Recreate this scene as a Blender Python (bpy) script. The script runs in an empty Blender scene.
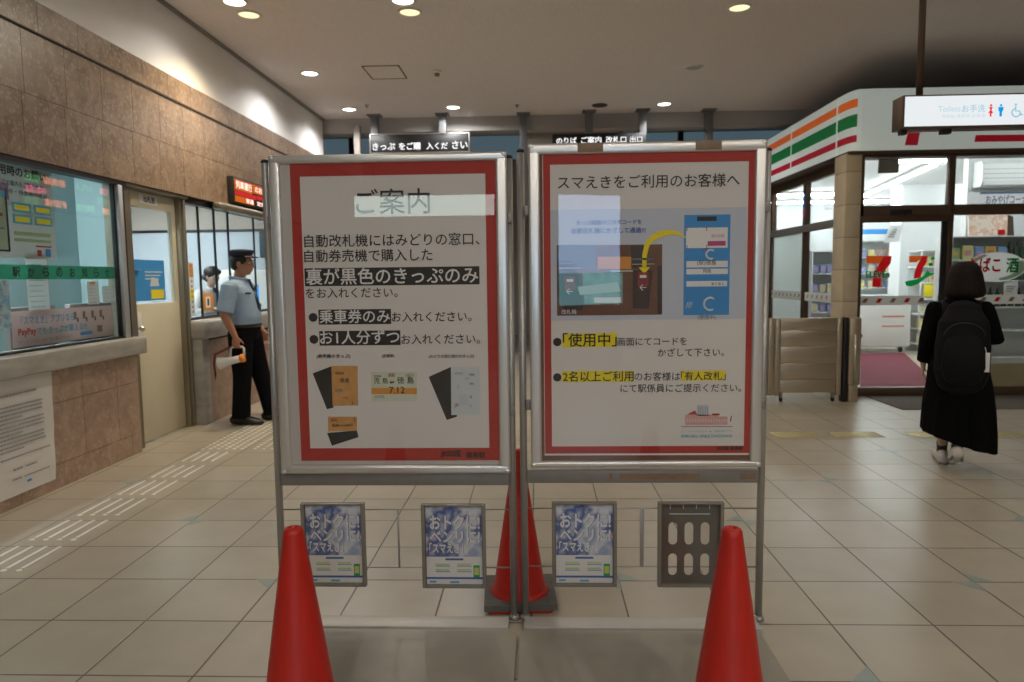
import bpy, bmesh, math, random
from mathutils import Vector, Matrix
random.seed(7)
PI = math.pi
scene = bpy.context.scene
COL = scene.collection

# ------------------------------------------------------------------ camera model (metres; X right, Y away, Z up)
FPX, EYE = 700.0, 1.40
PITCH, YAW, ROLL = math.radians(5.2), math.radians(2.1), math.radians(.7)
FW = Vector((-math.sin(YAW)*math.cos(PITCH), math.cos(YAW)*math.cos(PITCH), -math.sin(PITCH)))
R0 = Vector((math.cos(YAW), math.sin(YAW), 0)); U0 = R0.cross(FW)
RT = math.cos(ROLL)*R0 - math.sin(ROLL)*U0; UP = math.sin(ROLL)*R0 + math.cos(ROLL)*U0
FILLP = 24
CAMP = Vector((0, 0, EYE))
def ray(x, y): return FW + RT*((x-512)/FPX) + UP*((341-y)/FPX)
def onZ(x, y, z=0.0):
    d = ray(x, y); return CAMP + d*((z-EYE)/d.z)
def onX(x, y, X):
    d = ray(x, y); return CAMP + d*(X/d.x)
def onY(x, y, Y):
    d = ray(x, y); return CAMP + d*(Y/d.y)
cd = bpy.data.cameras.new('camera'); cam = bpy.data.objects.new('camera', cd); COL.objects.link(cam)
cam.matrix_world = Matrix(((RT.x, UP.x, -FW.x, 0), (RT.y, UP.y, -FW.y, 0), (RT.z, UP.z, -FW.z, EYE), (0, 0, 0, 1)))
cd.sensor_width = 36; cd.sensor_fit = 'HORIZONTAL'; cd.lens = 36*FPX/1024; cd.clip_end = 200; cd.clip_start = .05
cd.dof.use_dof = True; cd.dof.focus_distance = 2.72; cd.dof.aperture_fstop = 3.6
scene.camera = cam
vs = scene.view_settings
vs.view_transform = 'Standard'; vs.look = 'None'; vs.gamma = 1; vs.use_curve_mapping = False; vs.exposure = 0.0

# ------------------------------------------------------------------ materials
MATS = {}
def new_mat(name):
    m = bpy.data.materials.new(name); m.use_nodes = True
    nt = m.node_tree; nt.nodes.clear()
    out = nt.nodes.new('ShaderNodeOutputMaterial'); MATS[name] = m
    return m, nt, out
def N(nt, t, **kw):
    n = nt.nodes.new(t)
    for k, v in kw.items():
        if k in n.inputs.keys() if isinstance(k, str) else False: n.inputs[k].default_value = v
        else: setattr(n, k, v)
    return n
def srgb(r, g, b):
    f = lambda c: (c/255/12.92) if c/255 <= .04045 else ((c/255+.055)/1.055)**2.4
    return (f(r), f(g), f(b), 1)
def M(name, col, rough=.5, metal=0., noise=0., nscale=8., bump=0., spec=.5, coat=0., stretch=None, emit=None, es=1.):
    """a plain procedural surface: colour with a little noise and bump"""
    if name in MATS: return MATS[name]
    m, nt, out = new_mat(name)
    b = nt.nodes.new('ShaderNodeBsdfPrincipled')
    nt.links.new(b.outputs[0], out.inputs[0])
    b.inputs['Base Color'].default_value = col; b.inputs['Roughness'].default_value = rough
    b.inputs['Metallic'].default_value = metal; b.inputs['Specular IOR Level'].default_value = spec
    b.inputs['Coat Weight'].default_value = coat
    if emit is not None:
        b.inputs['Emission Color'].default_value = emit; b.inputs['Emission Strength'].default_value = es
    if noise or bump:
        tc = nt.nodes.new('ShaderNodeTexCoord'); mp = nt.nodes.new('ShaderNodeMapping')
        nt.links.new(tc.outputs['Object'], mp.inputs[0])
        if stretch: mp.inputs['Scale'].default_value = stretch
        nz = nt.nodes.new('ShaderNodeTexNoise'); nz.inputs['Scale'].default_value = nscale; nz.inputs['Detail'].default_value = 5
        nt.links.new(mp.outputs[0], nz.inputs['Vector'])
        if noise:
            rp = nt.nodes.new('ShaderNodeMapRange'); rp.inputs['From Min'].default_value = .25; rp.inputs['From Max'].default_value = .75
            rp.inputs['To Min'].default_value = 1-noise; rp.inputs['To Max'].default_value = 1+noise
            nt.links.new(nz.outputs['Fac'], rp.inputs['Value'])
            mx = nt.nodes.new('ShaderNodeMix'); mx.data_type = 'RGBA'; mx.blend_type = 'MULTIPLY'; mx.inputs['Factor'].default_value = 1
            mx.inputs[6].default_value = col
            nt.links.new(rp.outputs[0], mx.inputs[7]); nt.links.new(mx.outputs[2], b.inputs['Base Color'])
        if bump:
            bp = nt.nodes.new('ShaderNodeBump'); bp.inputs['Strength'].default_value = bump; bp.inputs['Distance'].default_value = .01
            nt.links.new(nz.outputs['Fac'], bp.inputs['Height']); nt.links.new(bp.outputs[0], b.inputs['Normal'])
    return m
def EM(name, col, s):
    if name in MATS: return MATS[name]
    m, nt, out = new_mat(name)
    e = nt.nodes.new('ShaderNodeEmission'); e.inputs[0].default_value = col; e.inputs[1].default_value = s
    nt.links.new(e.outputs[0], out.inputs[0]); return m
def GLASS(name, tint, boost=1.0, rough=0.0):
    m, nt, out = new_mat(name)
    tr = nt.nodes.new('ShaderNodeBsdfTransparent'); tr.inputs[0].default_value = tint
    gl = nt.nodes.new('ShaderNodeBsdfGlossy'); gl.inputs['Roughness'].default_value = rough
    ge = nt.nodes.new('ShaderNodeNewGeometry'); dt = nt.nodes.new('ShaderNodeVectorMath'); dt.operation = 'DOT_PRODUCT'
    nt.links.new(ge.outputs['Normal'], dt.inputs[0]); nt.links.new(ge.outputs['Incoming'], dt.inputs[1])
    def mt(op, x, v, first=False):
        n = nt.nodes.new('ShaderNodeMath'); n.operation = op; n.use_clamp = op in ('ABSOLUTE', 'ADD')
        nt.links.new(x, n.inputs[1 if first else 0])
        if op != 'ABSOLUTE': n.inputs[0 if first else 1].default_value = v
        return n.outputs[0]
    c = mt('SUBTRACT', mt('ABSOLUTE', dt.outputs['Value'], 0), 1.0, True)
    f = mt('ADD', mt('MULTIPLY', mt('MULTIPLY', mt('POWER', c, 5.0), .96), boost), .04*boost)
    mx = nt.nodes.new('ShaderNodeMixShader'); nt.links.new(f, mx.inputs[0])
    nt.links.new(tr.outputs[0], mx.inputs[1]); nt.links.new(gl.outputs[0], mx.inputs[2]); nt.links.new(mx.outputs[0], out.inputs[0])
    return m
def TRANSL(name, col, f=.5, rough=.5):
    """thin sheet that lets light through from behind: paper, window film"""
    m, nt, out = new_mat(name)
    a = nt.nodes.new('ShaderNodeBsdfDiffuse'); b = nt.nodes.new('ShaderNodeBsdfTranslucent'); x = nt.nodes.new('ShaderNodeMixShader')
    a.inputs[0].default_value = col; b.inputs[0].default_value = col; x.inputs[0].default_value = f
    nt.links.new(a.outputs[0], x.inputs[1]); nt.links.new(b.outputs[0], x.inputs[2]); nt.links.new(x.outputs[0], out.inputs[0]); return m
def STONE(name, c1, c2, c3, scale=9., rough=.35):
    m, nt, out = new_mat(name)
    b = nt.nodes.new('ShaderNodeBsdfPrincipled'); b.inputs['Roughness'].default_value = rough
    nt.links.new(b.outputs[0], out.inputs[0])
    tc = nt.nodes.new('ShaderNodeTexCoord')
    n1 = nt.nodes.new('ShaderNodeTexNoise'); n1.inputs['Scale'].default_value = scale; n1.inputs['Detail'].default_value = 6; n1.inputs['Distortion'].default_value = .8
    n2 = nt.nodes.new('ShaderNodeTexNoise'); n2.inputs['Scale'].default_value = scale*6; n2.inputs['Detail'].default_value = 4
    n3 = nt.nodes.new('ShaderNodeTexVoronoi'); n3.inputs['Scale'].default_value = scale*2.2
    for n in (n1, n2, n3): nt.links.new(tc.outputs['Object'], n.inputs['Vector'])
    r1 = nt.nodes.new('ShaderNodeValToRGB'); r1.color_ramp.elements[0].position = .35; r1.color_ramp.elements[1].position = .68
    r1.color_ramp.elements[0].color = c1; r1.color_ramp.elements[1].color = c2
    nt.links.new(n1.outputs['Fac'], r1.inputs[0])
    r2 = nt.nodes.new('ShaderNodeMapRange'); r2.inputs['From Min'].default_value = .55; r2.inputs['From Max'].default_value = .72
    nt.links.new(n2.outputs['Fac'], r2.inputs['Value'])
    r3 = nt.nodes.new('ShaderNodeMapRange'); r3.inputs['From Min'].default_value = .0; r3.inputs['From Max'].default_value = .35; r3.inputs['To Min'].default_value = .55; r3.inputs['To Max'].default_value = 0
    nt.links.new(n3.outputs['Distance'], r3.inputs['Value'])
    ml = nt.nodes.new('ShaderNodeMath'); ml.operation = 'MAXIMUM'
    h = nt.nodes.new('ShaderNodeMath'); h.operation = 'MULTIPLY'; h.inputs[1].default_value = .55
    nt.links.new(r2.outputs[0], h.inputs[0]); nt.links.new(h.outputs[0], ml.inputs[0]); nt.links.new(r3.outputs[0], ml.inputs[1])
    mx = nt.nodes.new('ShaderNodeMix'); mx.data_type = 'RGBA'; mx.inputs[7].default_value = c3
    nt.links.new(ml.outputs[0], mx.inputs[0]); nt.links.new(r1.outputs[0], mx.inputs[6]); nt.links.new(mx.outputs[2], b.inputs['Base Color'])
    return m
def FLOORMAT():
    m, nt, out = new_mat('floor_tile')
    L = nt.links
    b = nt.nodes.new('ShaderNodeBsdfPrincipled'); L.new(b.outputs[0], out.inputs[0])
    tc = nt.nodes.new('ShaderNodeTexCoord'); sp = nt.nodes.new('ShaderNodeSeparateXYZ'); L.new(tc.outputs['Object'], sp.inputs[0])
    def math_(op, a, c=None, v=None):
        n = nt.nodes.new('ShaderNodeMath'); n.operation = op; L.new(a, n.inputs[0])
        if c is not None: L.new(c, n.inputs[1])
        elif v is not None: n.inputs[1].default_value = v
        return n.outputs[0]
    ds = []; cells = []
    for k, off in (('X', 1.165), ('Y', 2.73)):
        t = math_('MULTIPLY', math_('SUBTRACT', sp.outputs[k], v=off-40), v=2.5)
        f = math_('FRACT', t); cells.append(math_('FLOOR', t))
        ds.append(math_('MINIMUM', f, math_('SUBTRACT', f, v=1) if False else math_('ABSOLUTE', math_('SUBTRACT', f, v=1))))
    d = math_('MINIMUM', ds[0], ds[1])
    g = nt.nodes.new('ShaderNodeMapRange'); g.inputs['From Min'].default_value = .0065; g.inputs['From Max'].default_value = .012; L.new(d, g.inputs['Value'])
    cv = nt.nodes.new('ShaderNodeCombineXYZ'); L.new(cells[0], cv.inputs[0]); L.new(cells[1], cv.inputs[1])
    wn = nt.nodes.new('ShaderNodeTexWhiteNoise'); L.new(cv.outputs[0], wn.inputs['Vector'])
    nz = nt.nodes.new('ShaderNodeTexNoise'); nz.inputs['Scale'].default_value = 5; nz.inputs['Detail'].default_value = 7; L.new(tc.outputs['Object'], nz.inputs['Vector'])
    v = math_('ADD', math_('MULTIPLY', wn.outputs['Value'], v=.10), math_('MULTIPLY', nz.outputs['Fac'], v=.30))
    v = math_('ADD', v, v=.80)
    c1 = nt.nodes.new('ShaderNodeMix'); c1.data_type = 'RGBA'; c1.blend_type = 'MULTIPLY'; c1.inputs[0].default_value = 1
    c1.inputs[6].default_value = (.455, .412, .335, 1); L.new(v, c1.inputs[7])
    c2 = nt.nodes.new('ShaderNodeMix'); c2.data_type = 'RGBA'; c2.inputs[6].default_value = (.10, .085, .07, 1)
    L.new(g.outputs[0], c2.inputs[0]); L.new(c1.outputs[2], c2.inputs[7]); L.new(c2.outputs[2], b.inputs['Base Color'])
    rr = nt.nodes.new('ShaderNodeMapRange'); rr.inputs['To Min'].default_value = .285; rr.inputs['To Max'].default_value = .35; L.new(nz.outputs['Fac'], rr.inputs['Value'])
    L.new(rr.outputs[0], b.inputs['Roughness'])
    bp = nt.nodes.new('ShaderNodeBump'); bp.inputs['Strength'].default_value = .35; bp.inputs['Distance'].default_value = .003; L.new(g.outputs[0], bp.inputs['Height']); L.new(bp.outputs[0], b.inputs['Normal'])
    return m
def BLOTCH(name, cols, scale):
    """irregular coloured patches: printed pictures too small to read"""
    m, nt, out = new_mat(name)
    b = nt.nodes.new('ShaderNodeBsdfPrincipled'); b.inputs['Roughness'].default_value = .5; nt.links.new(b.outputs[0], out.inputs[0])
    tc = nt.nodes.new('ShaderNodeTexCoord'); nz = nt.nodes.new('ShaderNodeTexNoise'); nz.inputs['Scale'].default_value = scale; nz.inputs['Detail'].default_value = 3
    nt.links.new(tc.outputs['Object'], nz.inputs['Vector'])
    rp = nt.nodes.new('ShaderNodeValToRGB'); rp.color_ramp.interpolation = 'EASE'
    e = rp.color_ramp.elements
    for i, c in enumerate(cols):
        p = .3+.4*i/(len(cols)-1)
        if i < 2: e[i].position = p; e[i].color = c
        else: e.new(p).color = c
    nt.links.new(nz.outputs['Fac'], rp.inputs[0]); nt.links.new(rp.outputs[0], b.inputs['Base Color']); return m

mFloor = FLOORMAT()
mInlay = M('inlay_blue_stone', srgb(150, 163, 158), .3, noise=.1)
mCeil = M('ceiling_board', (.76, .685, .655, 1), .9, noise=.05, nscale=60, bump=.15, stretch=(1, .12, 1))
mWhiteWall = M('white_plaster', (.82, .80, .78, 1), .85, noise=.04, nscale=3)
mGranite = STONE('brown_granite', (.19, .125, .085, 1), (.31, .22, .15, 1), (.52, .42, .32, 1), 8)
mPinkGranite = STONE('pink_granite', (.33, .215, .155, 1), (.44, .305, .225, 1), (.56, .43, .34, 1), 8)
mJoint = M('dark_joint', (.05, .038, .03, 1), .9)
mMarble = M('grey_marble', (.39, .375, .345, 1), .3, noise=.25, nscale=5, stretch=(1, 1, 3))
mSteel = M('brushed_aluminium', (.62, .60, .57, 1), .32, 1, noise=.05, nscale=30)
mSteelDark = M('grey_aluminium', (.27, .255, .245, 1), .48, .45, noise=.06, nscale=30)
mBoardRail = M('satin_rail', (.74, .73, .72, 1), .32, .75)
mPole = M('grey_tube_steel', (.42, .41, .39, 1), .38, .6, noise=.05, nscale=20)
mBlack = M('black_plastic', (.012, .012, .012, 1), .5)
mInk = M('black_ink', (.022, .02, .02, 1), .6)
mPaper = M('white_paper', (.73, .70, .675, 1), .7, noise=.02, nscale=2)
mPaper2 = M('bright_paper', (.80, .79, .78, 1), .7)
mRed = M('printed_red', (.44, .030, .020, 1), .6)
mYellow = M('printed_yellow', (.86, .70, .01, 1), .6)
mPaleBlue = M('printed_pale_blue', (.55, .59, .68, 1), .65)
mDeepBlue = M('printed_deep_blue', (.05, .13, .42, 1), .6)
mSkyBlue = M('printed_sky_blue', (.04, .28, .66, 1), .55)
mCyan = M('printed_cyan', (.10, .42, .62, 1), .55)
mOrange = M('printed_orange', (.72, .30, .05, 1), .6)
mPaleGreen = M('printed_pale_green', (.62, .66, .52, 1), .6)
mPaleIce = M('printed_ice', (.60, .66, .68, 1), .6)
mGrey = M('printed_grey', (.28, .28, .28, 1), .6)
mMagenta = M('printed_magenta', (.50, .06, .20, 1), .6)
mPink = M('printed_pink', (.72, .52, .50, 1), .6)
mBrown = M('brown_board', (.16, .075, .045, 1), .6, noise=.15, nscale=15)
mTape = M('brown_tape', (.24, .16, .10, 1), .55, noise=.2, nscale=25)
mGreenPrint = M('printed_green', (.02, .36, .08, 1), .5)
mAcrylic = GLASS('acrylic_sheet', (.98, .98, .98, 1), .8)
mCone = M('red_cone_plastic', (.52, .018, .009, 1), .42, noise=.1, nscale=12, stretch=(4, 4, .6))
mConeEdge = M('red_cone_rim', (.55, .05, .03, 1), .5)
mRubber = M('grey_rubber', (.11, .11, .105, 1), .8, noise=.15, nscale=30)
mRailMat = M('base_rail_paint', (.50, .49, .47, 1), .5, .2, noise=.06)
mPlate = M('painted_base_plate', (.31, .29, .24, 1), .5, noise=.12, nscale=4)
mHolder = M('smoky_clear_holder', (.22, .205, .175, 1), .25, noise=.08)
mHolderDark = M('dark_holder_back', (.13, .12, .105, 1), .35, noise=.1)
mGlassTeal = GLASS('teal_glass', (.945, .985, .988, 1), 1.0)
mGlassClear = GLASS('clear_glass', (.93, .96, .96, 1), 1.0)
mFrosted = TRANSL('frosted_film', (.86, .90, .89, 1), .72)
mFrameDark = M('dark_window_metal', (.035, .035, .037, 1), .4, .6)
mFrameAlu = M('window_aluminium', (.52, .53, .54, 1), .4, .6)
mBronze = M('bronze_metal', (.115, .075, .05, 1), .42, .5, noise=.08)
mDoor = M('cream_door_paint', (.66, .60, .45, 1), .45, noise=.05, nscale=3)
mJamb = M('beige_steel_jamb', (.30, .265, .20, 1), .35, .7)
mStoreWhite = M('store_white', (.80, .82, .82, 1), .55)
mTileBeige = M('beige_glazed_tile', (.66, .565, .42, 1), .3, noise=.08, nscale=6)
mFasciaW = M('fascia_white', (.74, .78, .76, 1), .35, emit=(.80, .95, .90, 1), es=.20)
mFasciaO = M('fascia_orange', (.85, .17, .02, 1), .35, emit=(1, .18, .02, 1), es=.22)
mFasciaG = M('fascia_green', (.01, .24, .06, 1), .35, emit=(.01, .3, .07, 1), es=.12)
mFasciaR = M('fascia_red', (.48, .01, .03, 1), .35, emit=(.6, .01, .03, 1), es=.15)
mLogoRed = TRANSL('decal_red', (.70, .015, .02, 1), .55)
mLogoOrange = TRANSL('decal_orange', (.85, .13, .02, 1), .55)
mLogoGreen = TRANSL('decal_green', (.01, .38, .09, 1), .55)
mDecalWhite = TRANSL('decal_white', (.80, .80, .78, 1), .45)
mStainless = M('stainless_panel', (.54, .47, .365, 1), .32, .8, noise=.08, nscale=6, stretch=(.4, 1, 14))
mMat = M('entrance_mat', (.115, .10, .085, 1), .95, noise=.2, nscale=80)
mRug = M('crimson_rug', (.17, .024, .042, 1), .9, noise=.15, nscale=20)
mStoreFloor = M('store_floor', (.52, .45, .36, 1), .3, noise=.06)
mFarGrey = M('far_soffit_grey', (.42, .40, .385, 1), .8)
mFarGlass = M('far_blue_glass', (.10, .16, .20, 1), .2, emit=(.055, .085, .105, 1), es=1.0)  # faint glow put into the pane imitates dusk sky behind it
mBeigePanel = M('beige_panel', (.36, .33, .29, 1), .7)
mPostGrey = M('grey_hanging_post', (.17, .175, .185, 1), .5, .2)
mBooth = M('booth_wall', (.32, .45, .46, 1), .7)
mOfficeWall = M('office_wall', (.46, .51, .55, 1), .7)
mOfficeBeige = M('office_beige', (.42, .37, .32, 1), .8)
mSkin = M('skin', (.42, .20, .125, 1), .5, noise=.06, nscale=12)
mSkinPale = M('pale_skin', (.52, .33, .25, 1), .5, noise=.05, nscale=12)
mShirt = M('pale_blue_shirt', (.30, .42, .57, 1), .8, noise=.06, nscale=14, bump=.25)
mTrouser = M('black_trousers', (.006, .006, .008, 1), .9, spec=.12, noise=.2, nscale=12, bump=.3)
mHair = M('black_hair', (.010, .008, .007, 1), .45, noise=.3, nscale=60, stretch=(1, 1, .15), bump=.4)
mHairBrown = M('dark_brown_hair', (.010, .005, .004, 1), .6, spec=.2, noise=.3, nscale=70, stretch=(1, 1, .12), bump=.5)
mDress = M('black_cloth', (.004, .004, .0045, 1), .95, spec=.1, noise=.2, nscale=10, bump=.3)
mPack = M('black_nylon', (.005, .005, .0055, 1), .7, spec=.2, noise=.2, nscale=25, bump=.2)
mShoeW = M('white_sneaker', (.62, .58, .54, 1), .6, noise=.08)
mShoeB = M('black_leather', (.012, .011, .010, 1), .35)
mWhitePl = M('white_plastic', (.74, .72, .68, 1), .4)
mOrangePl = M('orange_plastic', (.80, .25, .03, 1), .45)
mStrap = M('dark_red_strap', (.22, .03, .03, 1), .7)
mVest = M('grey_vest', (.42, .42, .42, 1), .8)
mNavy = M('navy_cloth', (.02, .025, .05, 1), .8)
mEyeW = M('eye_white', (.7, .68, .65, 1), .3)
mDarkLamp = M('unlit_lamp', (.05, .035, .03, 1), .5)
mLampWhite = EM('lamp_white_glow', (1, .97, .92, 1), 9)
mLampWarm = EM('lamp_warm_glow', (1, .80, .42, 1), 1.6)
mLampDim = M('lamp_dim_lens', (.50, .46, .42, 1), .4)
mTube = EM('fluorescent_glow', (.96, 1, 1, 1), 58)
mOfficeLamp = EM('office_panel_glow', (.90, .97, 1, 1), 85)
mSignLit = EM('lit_sign_face', (.93, .97, 1, 1), .88)
mSignMirror = EM('lit_sign_face_pale', (.82, 1, .95, 1), 6.0)
mScreenBlue = EM('lit_screen_blue', (.50, .68, 1, 1), 6.5)
mScreenTeal = EM('lit_screen_teal', (.25, .62, .70, 1), 4.0)
mLedO = EM('led_orange', (1, .22, .03, 1), .6); mLedR = EM('led_red', (1, .05, .05, 1), .6); mLedG = EM('led_green', (.18, .9, .06, 1), 1.1); mLedW = EM('led_pale', (1, .72, .62, 1), 1.6)
mLedO2 = EM('led_orange_bright', (1, .24, .06, 1), 6); mLedR2 = EM('led_red_bright', (1, .08, .22, 1), 5); mLedG2 = EM('led_green_bright', (.2, .9, .2, 1), 2)
mWoodTan = M('tan_board', (.50, .38, .22, 1), .6, noise=.1, nscale=8)
mLedge = M('shelf_white', (.76, .77, .76, 1), .5)
mAC = M('aircon_white', (.78, .79, .78, 1), .45)
mToy = {}

# ------------------------------------------------------------------ mesh building
class MB:
    def __init__(s): s.v = []; s.f = []; s.m = []; s.s = []
    def add(s, vs_, fs, mi=0, sm=False):
        o = len(s.v); s.v += [tuple(v) for v in vs_]
        for f in fs: s.f.append(tuple(i+o for i in f)); s.m.append(mi); s.s.append(sm)
        return s
    def box(s, x0, x1, y0, y1, z0, z1, mi=0, bev=0., seg=2):
        x0, x1 = sorted((x0, x1)); y0, y1 = sorted((y0, y1)); z0, z1 = sorted((z0, z1))
        if bev <= 0:
            vs_ = [(x, y, z) for z in (z0, z1) for x, y in ((x0, y0), (x1, y0), (x1, y1), (x0, y1))]
            return s.add(vs_, [(3, 2, 1, 0), (4, 5, 6, 7), (0, 1, 5, 4), (1, 2, 6, 5), (2, 3, 7, 6), (3, 0, 4, 7)], mi)
        bm = bmesh.new(); bmesh.ops.create_cube(bm, size=1)
        for v in bm.verts: v.co = Vector((x0+(v.co.x+.5)*(x1-x0), y0+(v.co.y+.5)*(y1-y0), z0+(v.co.z+.5)*(z1-z0)))
        bev = min(bev, .49*min(x1-x0, y1-y0, z1-z0))
        bmesh.ops.bevel(bm, geom=list(bm.edges), offset=bev, segments=seg, profile=.5, affect='EDGES')
        bm.verts.index_update(); s.add([v.co for v in bm.verts], [[v.index for v in f.verts] for f in bm.faces], mi, True); bm.free(); return s
    def quad(s, a, b, c, d, mi=0): return s.add([a, b, c, d], [(0, 1, 2, 3)], mi)
    def poly(s, pts, mi=0): return s.add(pts, [tuple(range(len(pts)))], mi)
    def prism(s, pts, off, mi=0):
        """extrude a polygon (3D points) by a vector"""
        n = len(pts); off = Vector(off); P = [Vector(p) for p in pts]
        fs = [tuple(range(n-1, -1, -1)), tuple(range(n, 2*n))]+[(i, (i+1) % n, n+(i+1) % n, n+i) for i in range(n)]
        return s.add(P+[p+off for p in P], fs, mi)
    def tube(s, pts, r, seg=10, mi=0, ref=None, round_ends=False, cap=True):
        P = [Vector(p) for p in pts]; n = len(P)
        rs = list(r) if isinstance(r, (list, tuple)) and len(r) == n else [r]*n
        rs = [(q, q) if not isinstance(q, (tuple, list)) else tuple(q) for q in rs]
        T = []
        for i in range(n):
            t = (P[min(i+1, n-1)]-P[max(i-1, 0)]); T.append(t.normalized() if t.length > 1e-9 else Vector((0, 0, 1)))
        if ref is None:
            ref = Vector((0, 0, 1)) if abs(T[0].z) < .9 else Vector((1, 0, 0))
        A = Vector(ref); rings = []
        if round_ends:
            for end in (0, 1):
                i = 0 if end == 0 else n-1
                ra = sum(rs[i])/2; d = -T[i] if end == 0 else T[i]
                ex = [(P[i]+d*ra*math.sin(a), (rs[i][0]*math.cos(a), rs[i][1]*math.cos(a)), T[i]) for a in (.5, 1.0, 1.4)]
                if end == 0: pre = ex[::-1]
                else: post = ex
            seq = pre+[(P[i], rs[i], T[i]) for i in range(n)]+post
        else: seq = [(P[i], rs[i], T[i]) for i in range(n)]
        vs_ = []
        for p, (a, b), t in seq:
            A = (A-t*A.dot(t))
            A = A.normalized() if A.length > 1e-6 else t.orthogonal().normalized()
            B = t.cross(A)
            vs_ += [p+A*a*math.cos(2*PI*k/seg)+B*b*math.sin(2*PI*k/seg) for k in range(seg)]
        m_ = len(seq); fs = [(i*seg+k, i*seg+(k+1) % seg, (i+1)*seg+(k+1) % seg, (i+1)*seg+k) for i in range(m_-1) for k in range(seg)]
        if cap: fs += [tuple(range(seg-1, -1, -1)), tuple(range((m_-1)*seg, m_*seg))]
        return s.add(vs_, fs, mi, True)
    def lathe(s, prof, c=(0, 0, 0), seg=32, mi=0, rot=None, cap=True):
        c = Vector(c); vs_ = []
        for r, z in prof:
            for k in range(seg):
                v = Vector((r*math.cos(2*PI*k/seg), r*math.sin(2*PI*k/seg), z))
                if rot is not None: v = rot @ v
                vs_.append(c+v)
        n = len(prof); fs = [(i*seg+k, i*seg+(k+1) % seg, (i+1)*seg+(k+1) % seg, (i+1)*seg+k) for i in range(n-1) for k in range(seg)]
        if cap: fs += [tuple(range(seg-1, -1, -1)), tuple(range((n-1)*seg, n*seg))]
        return s.add(vs_, fs, mi, True)
    def rings(s, rg, seg=24, mi=0, zfun=None):
        """horizontal ellipses (cx, cy, z, rx, ry) lofted"""
        vs_ = []
        for cx, cy, z, rx, ry in rg:
            vs_ += [Vector((cx+rx*math.cos(2*PI*k/seg), cy+ry*math.sin(2*PI*k/seg), z)) for k in range(seg)]
        if zfun: vs_ = [zfun(v) for v in vs_]
        n = len(rg); fs = [(i*seg+k, i*seg+(k+1) % seg, (i+1)*seg+(k+1) % seg, (i+1)*seg+k) for i in range(n-1) for k in range(seg)]
        fs += [tuple(range(seg-1, -1, -1)), tuple(range((n-1)*seg, n*seg))]
        return s.add(vs_, fs, mi, True)
    def ell(s, c, r, mi=0, seg=16, rot=None):
        c = Vector(c); vs_ = []; k2 = seg//2
        for i in range(1, k2):
            a = PI*i/k2
            for k in range(seg):
                v = Vector((r[0]*math.sin(a)*math.cos(2*PI*k/seg), r[1]*math.sin(a)*math.sin(2*PI*k/seg), -r[2]*math.cos(a)))
                vs_.append(c+(rot @ v if rot else v))
        n = k2-1; fs = [(i*seg+k, i*seg+(k+1) % seg, (i+1)*seg+(k+1) % seg, (i+1)*seg+k) for i in range(n-1) for k in range(seg)]
        fs += [tuple(range(seg-1, -1, -1)), tuple(range((n-1)*seg, n*seg))]
        return s.add(vs_, fs, mi, True)
    def text(s, body, o, xd=(1, 0, 0), yd=(0, 0, 1), size=.1, width=None, height=None, mi=0, bold=0., shear=0.):
        vs_, fs, (x0, x1, y0, y1) = text_geo(body, 0, shear)
        w, h = x1-x0, y1-y0
        sx = sy = size
        if width is not None: sx = sy = width/w
        if height is not None:
            sy = height/h
            if width is None: sx = sy
        o, xd, yd = Vector(o), Vector(xd), Vector(yd)
        sh = [(0, 0)] if bold <= 0 else [(-bold, 0), (bold, 0), (0, bold), (0, -bold)]
        nn = xd.cross(yd)*.0002
        for q, (bx, by) in enumerate(sh): s.add([o+nn*q+xd*((x-x0+bx)*sx)+yd*((y+by-(y0 if height is not None else 0))*sy) for x, y in vs_], fs, mi)
        return s
    def build(s, name, mats, parent=None, loc=None):
        me = bpy.data.meshes.new(name); me.from_pydata(s.v, [], s.f)
        for m in (mats if isinstance(mats, (list, tuple)) else [mats]): me.materials.append(m)
        me.polygons.foreach_set('material_index', s.m); me.polygons.foreach_set('use_smooth', s.s); me.update()
        return link(name, me, parent, loc)
_TC = {}
def text_geo(body, bold, shear):
    key = (body, bold, shear)
    if key not in _TC:
        c = bpy.data.curves.new('tmp', 'FONT'); c.body = body; c.size = 1; c.offset = bold; c.shear = shear; c.resolution_u = 3
        o = bpy.data.objects.new('tmp', c); COL.objects.link(o)
        dg = bpy.context.evaluated_depsgraph_get(); dg.update()
        me = bpy.data.meshes.new_from_object(o.evaluated_get(dg))
        vs_ = [(v.co.x, v.co.y) for v in me.vertices]; fs = [tuple(p.vertices) for p in me.polygons]
        bpy.data.objects.remove(o); bpy.data.curves.remove(c); bpy.data.meshes.remove(me)
        xs = [v[0] for v in vs_] or [0, 1]; ys = [v[1] for v in vs_] or [0, 1]
        _TC[key] = (vs_, fs, (min(xs), max(xs), min(ys), max(ys)))
    return _TC[key]
def link(name, data, parent=None, loc=None):
    o = bpy.data.objects.new(name, data); COL.objects.link(o)
    if parent is not None: o.parent = parent
    if loc is not None: o.location = loc
    return o
def tag(o, label, cat, group=None, kind=None):
    o['label'] = label; o['category'] = cat
    if group: o['group'] = group
    if kind: o['kind'] = kind
    return o
def thing(name, label, cat, loc=(0, 0, 0), rz=0., group=None):
    o = bpy.data.objects.new(name, None); COL.objects.link(o); o.empty_display_size = .1
    o.location = loc; o.rotation_euler = (0, 0, rz)
    return tag(o, label, cat, group)
def struct(o, label=None, cat=None):
    o['kind'] = 'structure'
    if label: o['label'] = label
    if cat: o['category'] = cat
    return o
def sempty(name, label, cat, loc=(0, 0, 0)):
    o = bpy.data.objects.new(name, None); COL.objects.link(o); o.location = loc; return struct(o, label, cat)
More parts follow.
